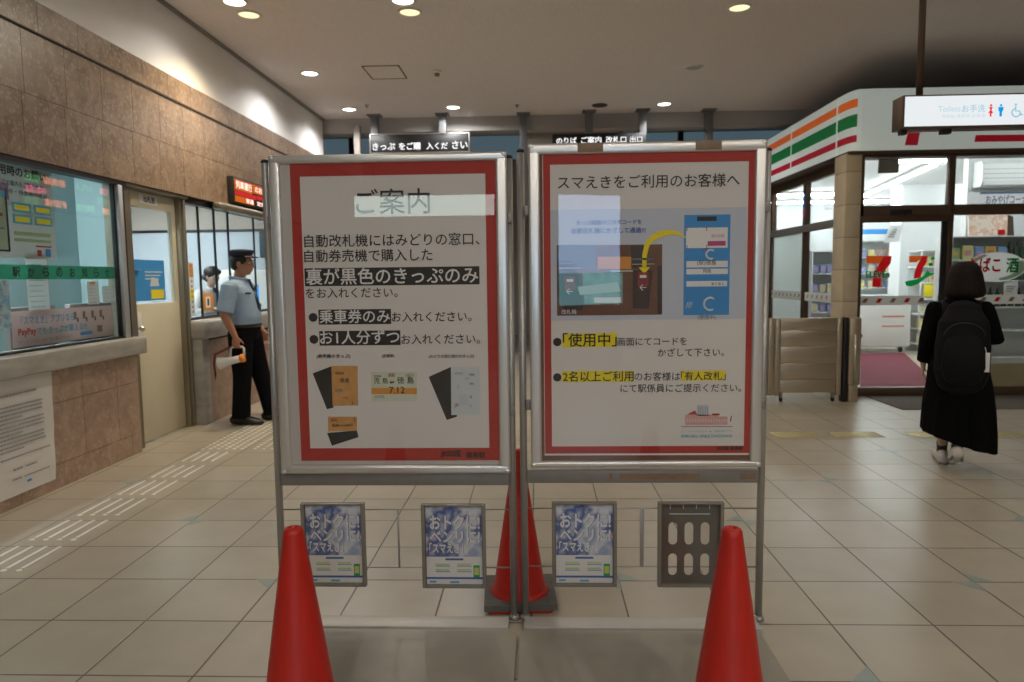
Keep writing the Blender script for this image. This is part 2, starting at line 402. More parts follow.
def dup(root, loc=None, rz=None, label=None, group=None):
    r = root.copy(); COL.objects.link(r)
    if loc is not None: r.location = loc
    if rz is not None: r.rotation_euler = (0, 0, rz)
    if label: r['label'] = label
    if group: r['group'] = group
    for ch in root.children:
        c = ch.copy(); COL.objects.link(c); c.parent = r
        for g in ch.children:
            d = g.copy(); COL.objects.link(d); d.parent = c
    return r
def remesh(mb, voxel, smooth=4):
    """grow one continuous skin over overlapping closed shapes"""
    me = bpy.data.meshes.new('tmp'); me.from_pydata(mb.v, [], mb.f)
    o = bpy.data.objects.new('tmp', me); COL.objects.link(o)
    r = o.modifiers.new('r', 'REMESH'); r.mode = 'VOXEL'; r.voxel_size = voxel
    if smooth:
        k = o.modifiers.new('s', 'SMOOTH'); k.iterations = smooth; k.factor = .5
    dg = bpy.context.evaluated_depsgraph_get(); dg.update()
    m2 = bpy.data.meshes.new_from_object(o.evaluated_get(dg))
    bpy.data.objects.remove(o); bpy.data.meshes.remove(me)
    m2.polygons.foreach_set('use_smooth', [True]*len(m2.polygons)); m2.materials.clear(); return m2
def skin(name, mb, voxel, mat, parent=None, smooth=4):
    me = remesh(mb, voxel, smooth); me.name = name; me.materials.append(mat); return link(name, me, parent)

# ================================================================== SETTING
CZ = 3.87; WX = -3.28
# ---- floor with corner inlays
mb = MB(); mb.box(-9, 10, -8, 17, -.12, 0, 0)
for i in range(-12, 14):
    for j in range(-8, 18):
        if i % 2 or not j % 2: continue
        a, b = i//2, (j-1)//2
        if (a+b) % 2 == 0: continue
        x, y = 1.165+.4*i, 2.73+.4*j
        if x < WX+.15 or (y > 7.9 and x > 3.4): continue
        L, z, q = .10, .0012, (1 if a % 2 else -1)
        for s_ in (1, -1):
            pts = [(x, y, z), (x+q*s_*L, y, z), (x, y+s_*L, z)]
            if q*s_*s_ < 0: pts.reverse()
            mb.poly(pts, 1)
struct(mb.build('floor', [mFloor, mInlay]), 'beige tiled concourse floor with small blue corner inlays', 'floor')
# ---- ceiling
mb = MB(); mb.box(-3.6, 10, -8, 11.0, CZ, CZ+.1, 0)
struct(mb.build('ceiling', mCeil), 'brownish ribbed concourse ceiling with downlights', 'ceiling')
mb = MB(); mb.box(-3.6, 10, 11.0, 11.25, 3.655, CZ+.1, 0)
struct(mb.build('beam', mFarGrey), 'grey bulkhead closing the far edge of the ceiling', 'beam')
mb = MB(); mb.box(-9, 10, 11.25, 17.2, 4.75, 4.85, 0)
struct(mb.build('ceiling_far', mFarGrey), 'dark ceiling beyond the grey bulkhead', 'ceiling')
# far wall with window band
mb = MB(); mb.box(-9, 10, 17, 17.2, 0, 4.2, 0); struct(mb.build('wall_far', mFarGrey), 'dark far wall behind the hanging signs', 'wall')
w = sempty('window_5', 'long dark blue window band under the far ceiling', 'window')
mb = MB(); mb.box(-9, 10, 17, 17.05, 4.2, 4.75, 0); struct(mb.build('pane', mFarGlass, w))
mb = MB()
for x in (-7, -4.4, -1.8, .8, 3.4, 6.0): mb.box(x-.06, x+.06, 16.9, 17.0, 4.2, 4.75)
struct(mb.build('frame', mFrameDark, w))
mb = MB(); mb.box(-.15, .75, 11.3, 11.5, 3.2, 4.3, 0); struct(mb.build('panel_far', mBeigePanel), 'beige panel hanging below the bulkhead between grey posts', 'panel')

# ---- left wall: stone panels on a dark backing
def stone_rows(mb, rows, y0, y1, x, mi=0, g=.0035, d=.02):
    for z0, z1, off in rows:
        y = y0; k = math.floor((y0-off)/.41)
        while y < y1-1e-4:
            k += 1; e = min(y1, off+.41*k)
            if e-y > .01: mb.box(x-d, x, y+g/2, e-g/2, z0+g/2, z1-g/2, mi, bev=.0)
            y = max(e, y+1e-3)
Y0W, Y1W = -8, 10.97
mb = MB()
UP_ROWS = [(3.035, 3.25, 4.68), (2.62, 3.035, 4.92), (2.20, 2.62, 4.89)]
stone_rows(mb, UP_ROWS, Y0W, Y1W, WX)
mb.box(WX-.25, WX-.006, Y0W, Y1W, 2.20, 3.245, 1)
mb.box(WX-.02, WX+.012, Y0W, Y1W, 3.028, 3.042, 1)
struct(mb.build('wall_left', [mGranite, mJoint]), 'brown granite upper wall over the ticket windows', 'wall')
mb = MB(); mb.box(WX-.25, WX-.012, Y0W, Y1W, 3.25, CZ); struct(mb.build('wall_left_plaster', mWhiteWall), 'white plaster strip between granite and ceiling', 'wall')
mb = MB(); mb.box(WX-.012, WX+.02, Y0W, Y1W, CZ-.03, CZ); struct(mb.build('trim_1', mSteelDark), 'thin dark trim along the ceiling edge', 'trim')
LOW = [(.60, .80, 4.88), (.17, .60, 4.88), (.085, .17, 4.63), (0, .085, 4.63)]
LOW = [(.585, .82, 4.88), (.165, .585, 4.88), (0, .165, 4.63)]
mb = MB(); stone_rows(mb, LOW, Y0W, 5.58, WX); mb.box(WX-.28, WX-.006, Y0W, 5.575, 0, .82, 1)
struct(mb.build('wall_left_lower', [mPinkGranite, mJoint]), 'pinkish granite dado below the first ticket window', 'wall')
LX2 = -3.24
mb = MB(); stone_rows(mb, LOW, 6.76, Y1W, LX2); mb.box(LX2-.30, LX2-.006, 6.76, Y1W, 0, .84, 1)
mb.box(LX2-.30, LX2+.004, 6.62, 6.76, 0, .84, 2, bev=.006)
struct(mb.build('wall_left_counter', [mPinkGranite, mJoint, mMarble]), 'pinkish granite counter front behind the uniformed man', 'wall')
# marble ledges
mb = MB(); mb.box(WX-.22, WX+.085, Y0W, 5.60, .82, .955, 0, bev=.012); struct(mb.build('window_sill', mMarble), 'thick grey marble ledge below the teal ticket window', 'window sill')
mb = MB(); mb.box(LX2-.32, LX2+.05, 6.60, Y1W, .84, 1.02, 0, bev=.03); struct(mb.build('window_sill', mMarble), 'rounded grey marble ledge behind the uniformed man', 'window sill')
# ---- window 1 (teal)
w1 = sempty('window_1', 'teal tinted ticket office window with notices inside', 'window')
mb = MB(); mb.box(-3.335, -3.325, -2, 5.46, .955, 2.17); struct(mb.build('pane', mGlassTeal, w1))
mb = MB(); mb.box(-3.36, -3.29, -2, 5.60, 2.165, 2.20); mb.box(-3.345, -3.315, 5.455, 5.475, .955, 2.165); mb.box(-3.36, -3.30, -2, 5.5, .955, .968)
struct(mb.build('frame', mFrameDark, w1))
mb = MB(); mb.box(-3.34, -3.285, 5.475, 5.535, .955, 2.165, 0, bev=.006); struct(mb.build('mullion', mFrameAlu, w1))
mb = MB(); mb.box(-3.345, -3.29, 5.537, 5.56, .955, 2.165); struct(mb.build('jamb', mFrameDark, w1))
# ---- door 1
DX = -3.40
d1 = sempty('door_1', 'cream office door with a glazed upper half and blue poster', 'door')
y0, y1 = 5.72, 6.55
mb = MB(); mb.box(DX-.04, DX, y0, y1, .01, 1.21, 0, bev=.003); mb.box(DX-.04, DX, y0, y1, 2.04, 2.17, 0, bev=.003)
mb.box(DX-.04, DX, y0, y0+.03, 1.21, 2.04); mb.box(DX-.04, DX, y1-.07, y1, 1.21, 2.04)
struct(mb.build('door_leaf', mDoor, d1))
mb = MB(); mb.box(DX-.025, DX-.018, y0+.03, y1-.07, 1.21, 2.04); struct(mb.build('pane', mGlassClear, d1))
mb = MB(); mb.box(DX-.08, -3.335, 5.585, 5.72, 0, 2.2); mb.box(DX-.08, -3.35, y1, 6.575, 0, 2.2, 0, bev=.004); mb.box(DX-.08, -3.33, 6.58, 6.617, 0, 2.2, 0, bev=.004); mb.box(DX-.08, -3.30, 5.6, 6.62, 2.175, 2.2)
struct(mb.build('door_frame', mJamb, d1))
mb = MB(); mb.box(DX, DX+.004, 5.725, 5.89, .90, 1.14, 0, bev=.002); struct(mb.build('lock_plate', mWhitePl, d1))
mb = MB(); mb.tube([(DX, 5.80, 1.005), (DX+.04, 5.80, 1.005)], .009, 10); mb.ell((DX+.055, 5.80, 1.005), (.022, .026, .026)); struct(mb.build('door_knob', mSteel, d1))
sg = tag(MB().box(DX, DX+.004, 5.96, 6.25, 2.075, 2.155, 0, bev=.001).build('door_plate', mPaper2), 'small white name plate above the cream door', 'sign')
MB().text('出札室', (DX+.006, 6.02, 2.092), (0, 1, 0), (0, 0, 1), width=.18, mi=0, bold=.01).build('lettering', mInk, sg)
po = tag(MB().box(DX+.001, DX+.003, 5.78, 6.30, 1.235, 1.59).build('blue_poster', mSkyBlue), 'blue poster with a yellow label on the cream door glass', 'poster')
mb = MB(); mb.box(DX+.003, DX+.0045, 6.06, 6.27, 1.25, 1.33); mb.build('yellow_label', mYellow, po)
mb = MB()
for k in range(3): mb.box(DX+.003, DX+.004, 5.98, 6.26-.03*k, 1.48-.03*k, 1.49-.03*k)
mb.tube([(DX+.004, 5.86, 1.50), (DX+.004, 5.86, 1.502)], .035, 12)
mb.prism([(DX+.003, 6.05, 1.36), (DX+.003, 6.2, 1.36), (DX+.003, 6.18, 1.43), (DX+.003, 6.08, 1.44)], (.001, 0, 0)); mb.build('print', mPaleIce, po)
# ---- window 2
w2 = sempty('window_2', 'clear ticket counter window behind the uniformed man', 'window')
GX = -3.38
mb = MB(); mb.box(GX-.004, GX+.004, 6.64, Y1W, 1.02, 2.14); struct(mb.build('pane', mGlassClear, w2))
mb = MB(); mb.box(GX-.03, GX+.05, 6.62, Y1W, 2.14, 2.2); mb.box(GX-.02, GX+.02, 6.62, Y1W, 1.02, 1.045)
for y in (6.645, 6.95, 7.30, 7.63, 8.33, 9.1, 9.9): mb.box(GX-.008, GX+.010, y-.009, y+.009, 1.02, 2.14)
struct(mb.build('frame', mFrameDark, w2))
mb = MB(); mb.box(-3.30, -3.20, 7.1, Y1W, 2.13, 2.20, 0, bev=.02); struct(mb.build('blind_box', mJamb, w2))
# ---- office interior
mb = MB(); mb.box(-8, -3.53, -2, 11, -.1, 0.01); struct(mb.build('floor_office', mOfficeBeige), 'office floor behind the ticket windows', 'floor')
mb = MB(); mb.box(-8, -3.53, -2, 11, 2.85, 2.95); struct(mb.build('ceiling_office', mOfficeWall), 'office ceiling behind the ticket windows', 'ceiling')
mb = MB(); mb.box(-8.1, -8, -2, 11, 0, 2.9); struct(mb.build('wall_office_back', mOfficeWall), 'pale back wall of the ticket office', 'wall')
mb = MB(); mb.box(-8, -3.53, 10.9, 11, 0, 2.16, 0); mb.box(-8, -3.53, 10.9, 11, 2.2, 2.9, 1); mb.box(-8, -3.53, 10.88, 11, 2.16, 2.2, 2)
struct(mb.build('wall_office_end', [mOfficeWall, mOfficeBeige, mFrameDark]), 'end wall of the ticket office with a dark rail', 'wall')
mb = MB(); mb.box(-8, -3.56, 5.95, 6.0, 0.012, 2.85, 0); mb.box(-3.99, -3.95, -2, 5.95, 0.012, 2.85, 0); struct(mb.build('partition', mBooth), 'pale teal partition inside the ticket office', 'partition')
mb = MB(); mb.box(-8, -3.4, -2.1, -2, 0, 2.9); struct(mb.build('wall_office_near', mOfficeWall), 'near end wall of the ticket office', 'wall')
k = 0
for y, lab in ((3.2, 'long ceiling lamp in the office behind the teal window'), (7.4, 'long ceiling lamp in the office above the counter clerk'), (9.4, 'long ceiling lamp at the end of the ticket office')):
    t = thing('ceiling_lamp', lab, 'lamp', (-3.72 if k == 0 else -5.4, y if k else 4.0, 2.84), PI/2 if k == 0 else 0, 'ticket office ceiling lamps'); k += 1
    MB().box(-.75, .75, -.15, .15, -.04, .009, 0, bev=.008).build('housing', mWhitePl, t)
    MB().box(-.72, .72, -.12, .12, -.046, -.041).build('diffuser', mOfficeLamp, t)
# ---- concourse back and right walls (behind the camera and beside it)
mb = MB(); mb.box(-9, 10, -8.2, -8, 0, CZ); struct(mb.build('wall_back', mBeigePanel), 'plain wall of the concourse behind the camera', 'wall')
mb = MB(); mb.box(9.8, 10, -8, 17, 0, 4.8); struct(mb.build('wall_right', mBeigePanel), 'plain side wall of the concourse beyond the shop', 'wall')
mb = MB(); mb.box(-8.9, -8.7, 11, 17, 0, 4.8); struct(mb.build('wall_left_far', mFarGrey), 'grey wall beyond the end of the ticket office', 'wall')
# white end of the plaster wall return
# ---- tactile guide strips
ORD = ['nearest', 'second', 'third', 'fourth', 'fifth', 'sixth']
mBar = M('tactile_bar_metal', (.95, .93, .90, 1), .3, .2)
mDot = M('tactile_dot_brass', (.95, .92, .80, 1), .3, .2)
for g in range(6):
    y = 3.22+.403*g
    t = thing('tactile_guide', '%s four-bar metal guide strip beside the granite dado, counting from the near end' % ORD[g], 'tactile strip', (-2.66, y, 0), 0, 'metal guide strips on the floor')
    for x in (-.115, -.038, .039, .116):
        mb = MB(); mb.box(x-.009, x+.009, .02, .30, .0005, .006, 0, bev=.004); mb.build('guide_bar', mBar, t)
        if g < 5:
            mb = MB(); mb.lathe([(.016, .0005), (.014, .004), (.007, .006)], (x, -.002, 0), 12); mb.build('stud', mDot, t)
def studs(x0, x1, y0, y1, n, m_, label):
    mb = MB()
    for i in range(n):
        for j in range(m_):
            mb.lathe([(.017, .0005), (.013, .005), (.007, .006)], (x0+(x1-x0)*(i+.5)/n, y0+(y1-y0)*(j+.5)/m_, 0), 8)
    o = mb.build('warning_studs', mDot); tag(o, label, 'tactile studs', None, 'stuff'); return o
studs(-2.84, -2.44, 5.62, 7.25, 6, 24, 'dense field of brass warning studs at the feet of the uniformed man')
studs(-2.40, -1.75, 5.62, 6.35, 9, 11, 'smaller field of brass warning studs beside the left notice stand post')
mStripe = M('tactile_plate', (.40, .36, .25, 1), .3, .4); mStripeBar = M('tactile_plate_bar', (.80, .72, .42, 1), .25, .5)
for k, (x0, lab) in enumerate(((2.04, 'ribbed brass tactile plate nearest the stainless shutter gate'), (2.55, 'ribbed brass tactile plate in front of the shop doorway, second of the row'), (3.20, 'ribbed brass tactile plate behind the walking woman'), (3.75, 'ribbed brass tactile plate at the far right of the row'))):
    mb = MB(); w_ = .42 if k else .4
    if k: mb.box(x0, x0+w_, 5.97, 6.20, .0004, .0012, 0)
    for j in range(8): mb.box(x0+.01, x0+w_-.01, 5.985+.027*j, 5.997+.027*j, .0008, .006, 1, bev=.002)
    tag(mb.build('tactile_plate', [mStripe, mStripeBar]), lab, 'tactile strip', 'ribbed tactile plates')

# ================================================================== CEILING FITTINGS
def downlight(x, y, label, lens, power=0, color=(1, 1, 1), angle=142, blend=.35, r=.095, ring=None):
    t = thing('downlight', label, 'light', (x, y, CZ), 0, 'ceiling downlights')
    mb = MB(); mb.lathe([(r+.018, 0), (r+.018, -.010), (r, -.014), (r-.004, -.004), (r-.004, 0)], (0, 0, 0), 28, cap=False); mb.build('trim_ring', ring or mWhitePl, t)
    mb = MB(); mb.lathe([(r-.004, -.003), (r-.03, -.006), (.01, -.008)], (0, 0, 0), 28); mb.build('lens', lens, t)
    if power:
        ld = bpy.data.lights.new('downlight_lamp', 'SPOT'); ld.energy = power; ld.color = color; ld.spot_size = math.radians(angle); ld.spot_blend = blend; ld.shadow_soft_size = .07
        lo = link('downlight_lamp', ld, t, (0, 0, -.03))
    return t
WCOL = (1, .95, .88); YCOL = (1, .80, .50)
downlight(-2.66, 6.37, 'white downlight beside a warm one over the cream door', mLampWhite, 32, WCOL, 150, .8)
downlight(-2.66, 6.68, 'warm yellow downlight over the cream door', mLampWarm, 165, (1, .78, .46), 128, .8)
downlight(-1.17, 6.44, 'white downlight paired with a warm one above the left stand', mLampWhite, 60, WCOL, 170, .25)
downlight(-1.16, 6.72, 'warm yellow downlight above the left stand', mLampWarm, 45, YCOL, 170, .25)
downlight(1.90, 6.82, 'lone warm yellow downlight above the right stand', mLampWarm, 40, YCOL)
downlight(-2.70, 8.56, 'white downlight close to the granite wall, by the access hatch', mLampWhite, 62, (1, .98, .97), 150, .5)
downlight(-2.71, 10.37, 'white downlight nearest the far end of the plaster wall', mLampWhite, 62, (1, .98, .97), 150, .5)
downlight(-1.19, 10.38, 'white downlight above the hanging ticket sign', mLampWhite, 55, (1, .98, .97), 170, .25)
downlight(1.86, 10.45, 'white downlight near the shop end of the bulkhead', mLampWhite, 55, (1, .98, .97))
downlight(.93, 10.45, 'unlit dark downlight near the bulkhead', mDarkLamp, 0, ring=mDarkLamp)
downlight(1.89, 8.68, 'switched-off pale downlight in the middle of the ceiling', mLampDim, 0)
for i, y in enumerate((4.5, 2.6, .7, -1.2, -3.1, -5)):
    for j, x in enumerate((-2.68, -1.17, .37, 1.88, 3.4, 5.2)):
        if (i, j) in ((0, 1), (0, 2), (1, 2)) or j == 0: continue
        downlight(x, y, 'downlight of the rows overhead and behind the camera', mLampWhite if (i+j) % 3 else mLampWarm, FILLP*(.8, .3, .3, 1.65, 1.65, 1.1)[i], WCOL if (i+j) % 3 else YCOL, (170 if j == 1 else 120, 170 if j == 1 else 120, 120, 166, 166, 166)[i])
t = thing('access_hatch', 'square brown-framed access hatch in the ceiling', 'hatch', (-1.80, 8.60, CZ))
MB().box(-.205, .205, -.255, .255, -.004, .0).build('hatch_panel', mCeil, t)
mb = MB()
for a in ((-.22, .22, -.27, -.255), (-.22, .22, .255, .27), (-.22, -.205, -.255, .255), (.205, .22, -.255, .255)): mb.box(a[0], a[1], a[2], a[3], -.008, 0)
mb.build('hatch_frame', mBrown, t)
t = thing('smoke_detector', 'round smoke detector beside the access hatch', 'detector', (-1.174, 8.6, CZ))
MB().lathe([(.055, 0), (.055, -.02), (.048, -.026), (.02, -.028)], (0, 0, 0), 20).build('detector_base', mWhitePl, t)
MB().lathe([(.030, -.026), (.032, -.05), (.022, -.062)], (0, 0, 0), 16).build('sensor_cap', mTape, t)
for x, y, l in ((-2.40, 10.16, 'tiny ceiling sprinkler beside the corner downlight'), (-.266, 10.345, 'tiny ceiling sprinkler between the two hanging signs')):
    t = thing('sprinkler', l, 'sprinkler', (x, y, CZ))
    MB().lathe([(.03, 0), (.03, -.006), (.012, -.008), (.010, -.03), (.018, -.034)], (0, 0, 0), 14).build('sprinkler_head', mBrown, t)
# hanging signs
def post(x, z0, parent=None, y=10.88, lx=0, ly=0, lz=0):
    mb = MB(); mb.box(x-.055-lx, x+.055-lx, y-.05-ly, y+.05-ly, z0-lz, CZ-lz, 0, bev=.006); mb.box(x-.10-lx, x+.10-lx, y-.09-ly, y+.09-ly, CZ-.02-lz, CZ-lz, 0)
    return mb
t = thing('hanging_sign', 'black hanging sign with white ticket lettering over the left stand', 'sign', (-1.75, 10.8, 3.30), 0, 'black hanging signs')
MB().box(-.755, .745, -.05, .05, 0, .28, 0, bev=.004).build('sign_box', mBlack, t)
mb = MB()
for a in ((-.765, .755, .27, .285), (-.765, .755, -.01, .005), (-.765, -.75, 0, .28), (.74, .755, 0, .28)): mb.box(a[0], a[1], -.056, .05, a[2], a[3])
mb.build('sign_frame', mSteel, t)
mLetter = EM('lit_letter', (1, 1, 1, 1), 1.1)
mb = MB()
for tx, a, b in (('きっぷ', -.72, -.38), ('をご購', -.32, .01), ('入くだ', .10, .42), ('さい', .49, .72)): mb.text(tx, (a, -.054, .05), width=b-a, bold=.03)
mb.build('lettering', mLetter, t)
for x in (-2.44, -1.405): post(x, 3.55, None, 10.80, -1.75, 10.8, 3.30).build('hanger_post', mPostGrey, t)
t = thing('hanging_sign', 'black hanging sign half hidden behind the right stand', 'sign', (.93, 10.8, 3.27), 0, 'black hanging signs')
MB().box(-.68, .72, -.05, .05, 0, .26, 0, bev=.004).build('sign_box', mBlack, t)
mb = MB()
for tx, a, b in (('のりば', -.62, -.32), ('ご案内', -.25, .05), ('改札口', .12, .42), ('出口', .48, .66)): mb.text(tx, (a, -.054, .12), width=b-a, bold=.02)
mb.build('lettering', mLetter, t)
for x in (.80, 1.60): post(x, 3.52, None, 10.80, .93, 10.8, 3.27).build('hanger_post', mPostGrey, t)
tag(post(-.185, 2.5).build('hanging_post', mPostGrey), 'grey hanging post seen over the gap between the stands', 'post', 'plain hanging posts')
tag(post(2.60, 2.6).build('hanging_post', mPostGrey), 'grey hanging post nearest the shop fascia', 'post', 'plain hanging posts')
mb = MB(); mb.box(-2.80, -2.70, 10.9, 11.0, 2.9, 3.75, 0, bev=.01); tag(mb.build('cable_duct', mBeigePanel), 'pale vertical duct beside the hanging ticket sign', 'duct')
# wall LED sign
t = thing('led_sign', 'red and orange LED sign on the granite wall above the counter', 'sign', (WX, 7.44, 2.225))
MB().box(-.02, .07, 0, 1.15, 0, .285, 0, bev=.006).build('housing', mBlack, t)
mb = MB(); P = .073
mb.box(P-.002, P, .02, .48, .145, .26, 0); mb.box(P-.002, P, .50, 1.0, .16, .26, 0); mb.box(P-.002, P, .02, .6, .09, .14, 1); mb.box(P-.002, P, .02, .52, .02, .085, 0); mb.box(P-.002, P, .88, 1.13, .10, .16, 2); mb.box(P-.002, P, .62, .87, .1, .145, 1)
mb.text('列車運行', (P+.002, .05, .165), (0, 1, 0), (0, 0, 1), width=.42, height=.08, mi=3, bold=.02)
mb.text('のお知らせ', (P+.002, .56, .175), (0, 1, 0), (0, 0, 1), width=.5, height=.07, mi=3, bold=.02)
mb.text('普通', (P+.002, .3, .03), (0, 1, 0), (0, 0, 1), width=.2, height=.05, mi=3, bold=.02); mb.text('定刻', (P+.002, .60, .03), (0, 1, 0), (0, 0, 1), width=.24, height=.05, mi=3, bold=.02)
mb.text('運転中', (P+.002, .9, .03), (0, 1, 0), (0, 0, 1), width=.22, height=.05, mi=3, bold=.02)
mb.build('led_matrix', [mLedO, mLedR, mLedG, mLedW], t)
# departure board facing the wall (mirrored in the teal window)
t = thing('departure_board', 'LED departure board reflected in the teal ticket window', 'board', (1.5, 11.0, 2.62))
MB().box(0, .2, -.1, 2.9, 0, .62, 0, bev=.01).build('housing', mBlack, t)
mb = MB()
for z, items in ((.42, (('普通列車', .15, .8, 1, 0), ('うずしお', 1.0, 1.5, 2, 0), ('徳島線', 1.75, 2.3, 0, 0), ('高松', 2.4, 2.75, 2, 0))), (.24, (('阿波池田', .0, .55, 1, 0), ('のりば', .6, .9, 2, 0), ('特急', 2.25, 2.75, 1, 0))), (.06, (('牟岐線', .15, .75, 0, 0), ('阿南方面', 1.0, 1.5, 2, 0), ('普通列車', 1.75, 2.3, 0, 0), ('定刻', 2.45, 2.75, 2, 0)))):
    for tx, a, b, mi, _ in items: mb.text(tx, (-.006, 2.8-a, z), (0, -1, 0), (0, 0, 1), width=b-a, height=.12, mi=mi, bold=.03)
mb.build('led_matrix', [mLedO2, mLedR2, mLedG2], t)
for y in (.3, 2.4): MB().box(.07, .13, y-.03, y+.03, .61, CZ-2.62 if 11+y < 11.0 else 2.1).build('hanger', mPostGrey, t)
# toilets sign
t = thing('toilet_sign', 'lit white toilets sign hanging from a pole before the shop', 'sign', (2.51, 5.0, 2.383))
MB().box(0, 1.5, 0, .15, 0, .222, 0, bev=.004).build('sign_box', mBronze, t)
MB().box(.012, 1.488, -.006, 0, .012, .21).build('sign_face', mSignLit, t)
mTo = EM('toilet_blue', (.35, .70, .85, 1), .8); mToR = EM('toilet_red', (.9, .04, .06, 1), .9); mToB = EM('toilet_strong_blue', (.0, .36, .85, 1), .9)
mToP = EM('toilet_pale', (.55, .80, .88, 1), .85)
def TP(x, y): p = onY(x, y, 4.992); return (p.x-2.51, -.0075, p.z-2.383)
mb = MB()
mb.text('Toilets', TP(938, 111.8), width=.15, mi=3); mb.text('お手洗', TP(962, 111.8), width=.155, mi=0); mb.text('화장실 洗手间 お手洗', TP(942, 118), width=.29, height=.022, mi=3)
def ppl(x, y, mi, dress):
    o = TP(x, y); X, Z = o[0], o[2]
    mb.add([(X+.008*math.cos(a), -.0075, Z+.074+.008*math.sin(a)) for a in [k*PI/6 for k in range(12)]], [tuple(range(12))], mi)
    if dress: mb.poly([(X-.014, -.0075, Z+.063), (X-.004, -.0075, Z+.045), (X-.016, -.0075, Z+.022), (X+.016, -.0075, Z+.022), (X+.004, -.0075, Z+.045), (X+.014, -.0075, Z+.063)], mi); mb.poly([(X-.006, -.0075, Z), (X+.006, -.0075, Z), (X+.006, -.0075, Z+.022), (X-.006, -.0075, Z+.022)], mi)
    else: mb.poly([(X-.018, -.0075, Z+.063), (X-.016, -.0075, Z+.04), (X-.009, -.0075, Z+.035), (X-.008, -.0075, Z), (X+.008, -.0075, Z), (X+.009, -.0075, Z+.035), (X+.016, -.0075, Z+.04), (X+.018, -.0075, Z+.063)], mi)
mb.build('lettering', [mTo, mToR, mToB, mToP], t); mb = MB(); ppl(990.6, 116.5, 1, True); mb.build('woman_symbol', [mTo, mToR, mToB, mToP], t); mb = MB(); ppl(1000.6, 116.5, 2, False); mb.build('man_symbol', [mTo, mToR, mToB, mToP], t); mb = MB()
o = TP(995.5, 116.5); mb.quad((o[0]-.001, -.0075, o[2]), (o[0]+.001, -.0075, o[2]), (o[0]+.001, -.0075, o[2]+.08), (o[0]-.001, -.0075, o[2]+.08), 3)
o = TP(1016, 117); X, Z = o[0], o[2]
mb.tube([(X+.028*math.cos(a), -.0075, Z+.03+.028*math.sin(a)) for a in [2.0+k*.42 for k in range(11)]], .0045, 6, 0)
mb.tube([(X-.005, -.0075, Z+.072), (X-.005, -.0075, Z+.04), (X+.022, -.0075, Z+.04), (X+.034, -.0075, Z+.012), (X+.045, -.0075, Z+.016)], .0045, 6, 0)
mb.ell((X-.005, -.0075, Z+.083), (.008, .002, .008), 0, 10)
mb.build('wheelchair_symbol', [mTo, mToR, mToB, mToP], t)
MB().tube([(.144, .075, .22), (.144, .075, CZ-2.383)], .022, 14).build('pole', mBronze, t)
MB().tube([(1.35, .075, .22), (1.35, .075, CZ-2.383)], .022, 14).build('pole', mBronze, t)
MB().box(.02, .06, .05, .1, -.03, 0).build('bracket', mBlack, t); MB().box(.3, .36, .05, .1, -.03, 0).build('bracket', mBlack, t)
# things that stand behind the photographer and mirror in the acrylic of the stands
t = thing('guide_sign', 'long lit white guide sign mirrored in the left notice', 'sign', (-2.72, -5.0, 2.30))
MB().box(0, 2.25, -.14, 0, 0, .34, 0, bev=.006).build('sign_box', mBlack, t)
mb = MB(); mb.box(.02, 2.10, .001, .004, .02, .32, 0); mb.box(2.12, 2.20, .001, .004, .02, .32, 1); mb.build('sign_face', [mSignMirror, mLedO], t)
for x in (.3, 1.9): MB().tube([(x, -.07, .33), (x, -.07, CZ-2.30)], .02, 10).build('pole', mBronze, t)
t = thing('lit_display', 'tall lit blue display panel mirrored in the right notice', 'display', (.30, -4.8, .0), -.30)
MB().box(0, 1.0, -.3, 0, 0, 2.62, 0, bev=.01).build('cabinet', mBlack, t)
mb = MB(); mb.box(.02, .98, .001, .004, 1.45, 2.58, 0); mb.box(.02, .98, .001, .004, .98, 1.45, 1); mb.build('screen', [mScreenBlue, mScreenTeal], t)

# ================================================================== NOTICE STANDS
SY = 2.765
def hole(): pass
class Board:
    def __init__(s, root, yl):
        s.root = root; s.o = Vector(root.location); s.y = yl           # yl: world Y of the printed face
    def P(s, x, y, dy=0.0):
        p = onY(x, y, s.y+dy)-s.o; return Vector((p.x, s.y+dy-s.o.y, p.z))
    def rect(s, mb, x0, y0, x1, y1, mi=0, dy=-.0004):
        a = s.P(x0, (y0+y1)/2, 0); b = s.P(x1, (y0+y1)/2, 0); t = s.P((x0+x1)/2, y0, 0); u = s.P((x0+x1)/2, y1, 0)
        Y = s.y-s.o.y+dy
        mb.quad((a.x, Y, u.z), (b.x, Y, u.z), (b.x, Y, t.z), (a.x, Y, t.z), mi)
    def poly(s, mb, pts, mi=0, dy=-.0008):
        Y = s.y-s.o.y+dy; mb.poly([(s.P(*p).x, Y, s.P(*p).z) for p in pts][::-1], mi)
    def text(s, mb, body, x0, x1, yb, mi=0, bold=.0, dy=-.0014, yt=None):
        a = s.P(x0, yb); b = s.P(x1, yb); _, _, bb = text_geo(body, 0, 0)
        sc = (b.x-a.x)/(bb[1]-bb[0]); Y = s.y-s.o.y+dy; zb = (a.z+b.z)/2
        if yt is not None:
            t = (s.P(x0, yt).z+s.P(x1, yt).z)/2
            mb.text(body, (a.x, Y, zb), width=b.x-a.x, height=t-zb, mi=mi, bold=bold)
        else: mb.text(body, (a.x, Y, zb-bb[2]*sc), width=b.x-a.x, mi=mi, bold=bold)
    def dot(s, mb, x, y, r, mi=0, dy=-.0014):
        c = s.P(x, y); Y = s.y-s.o.y+dy
        mb.add([(c.x+r*math.cos(k*PI/10), Y, c.z+r*math.sin(k*PI/10)) for k in range(20)], [tuple(range(20))], mi)
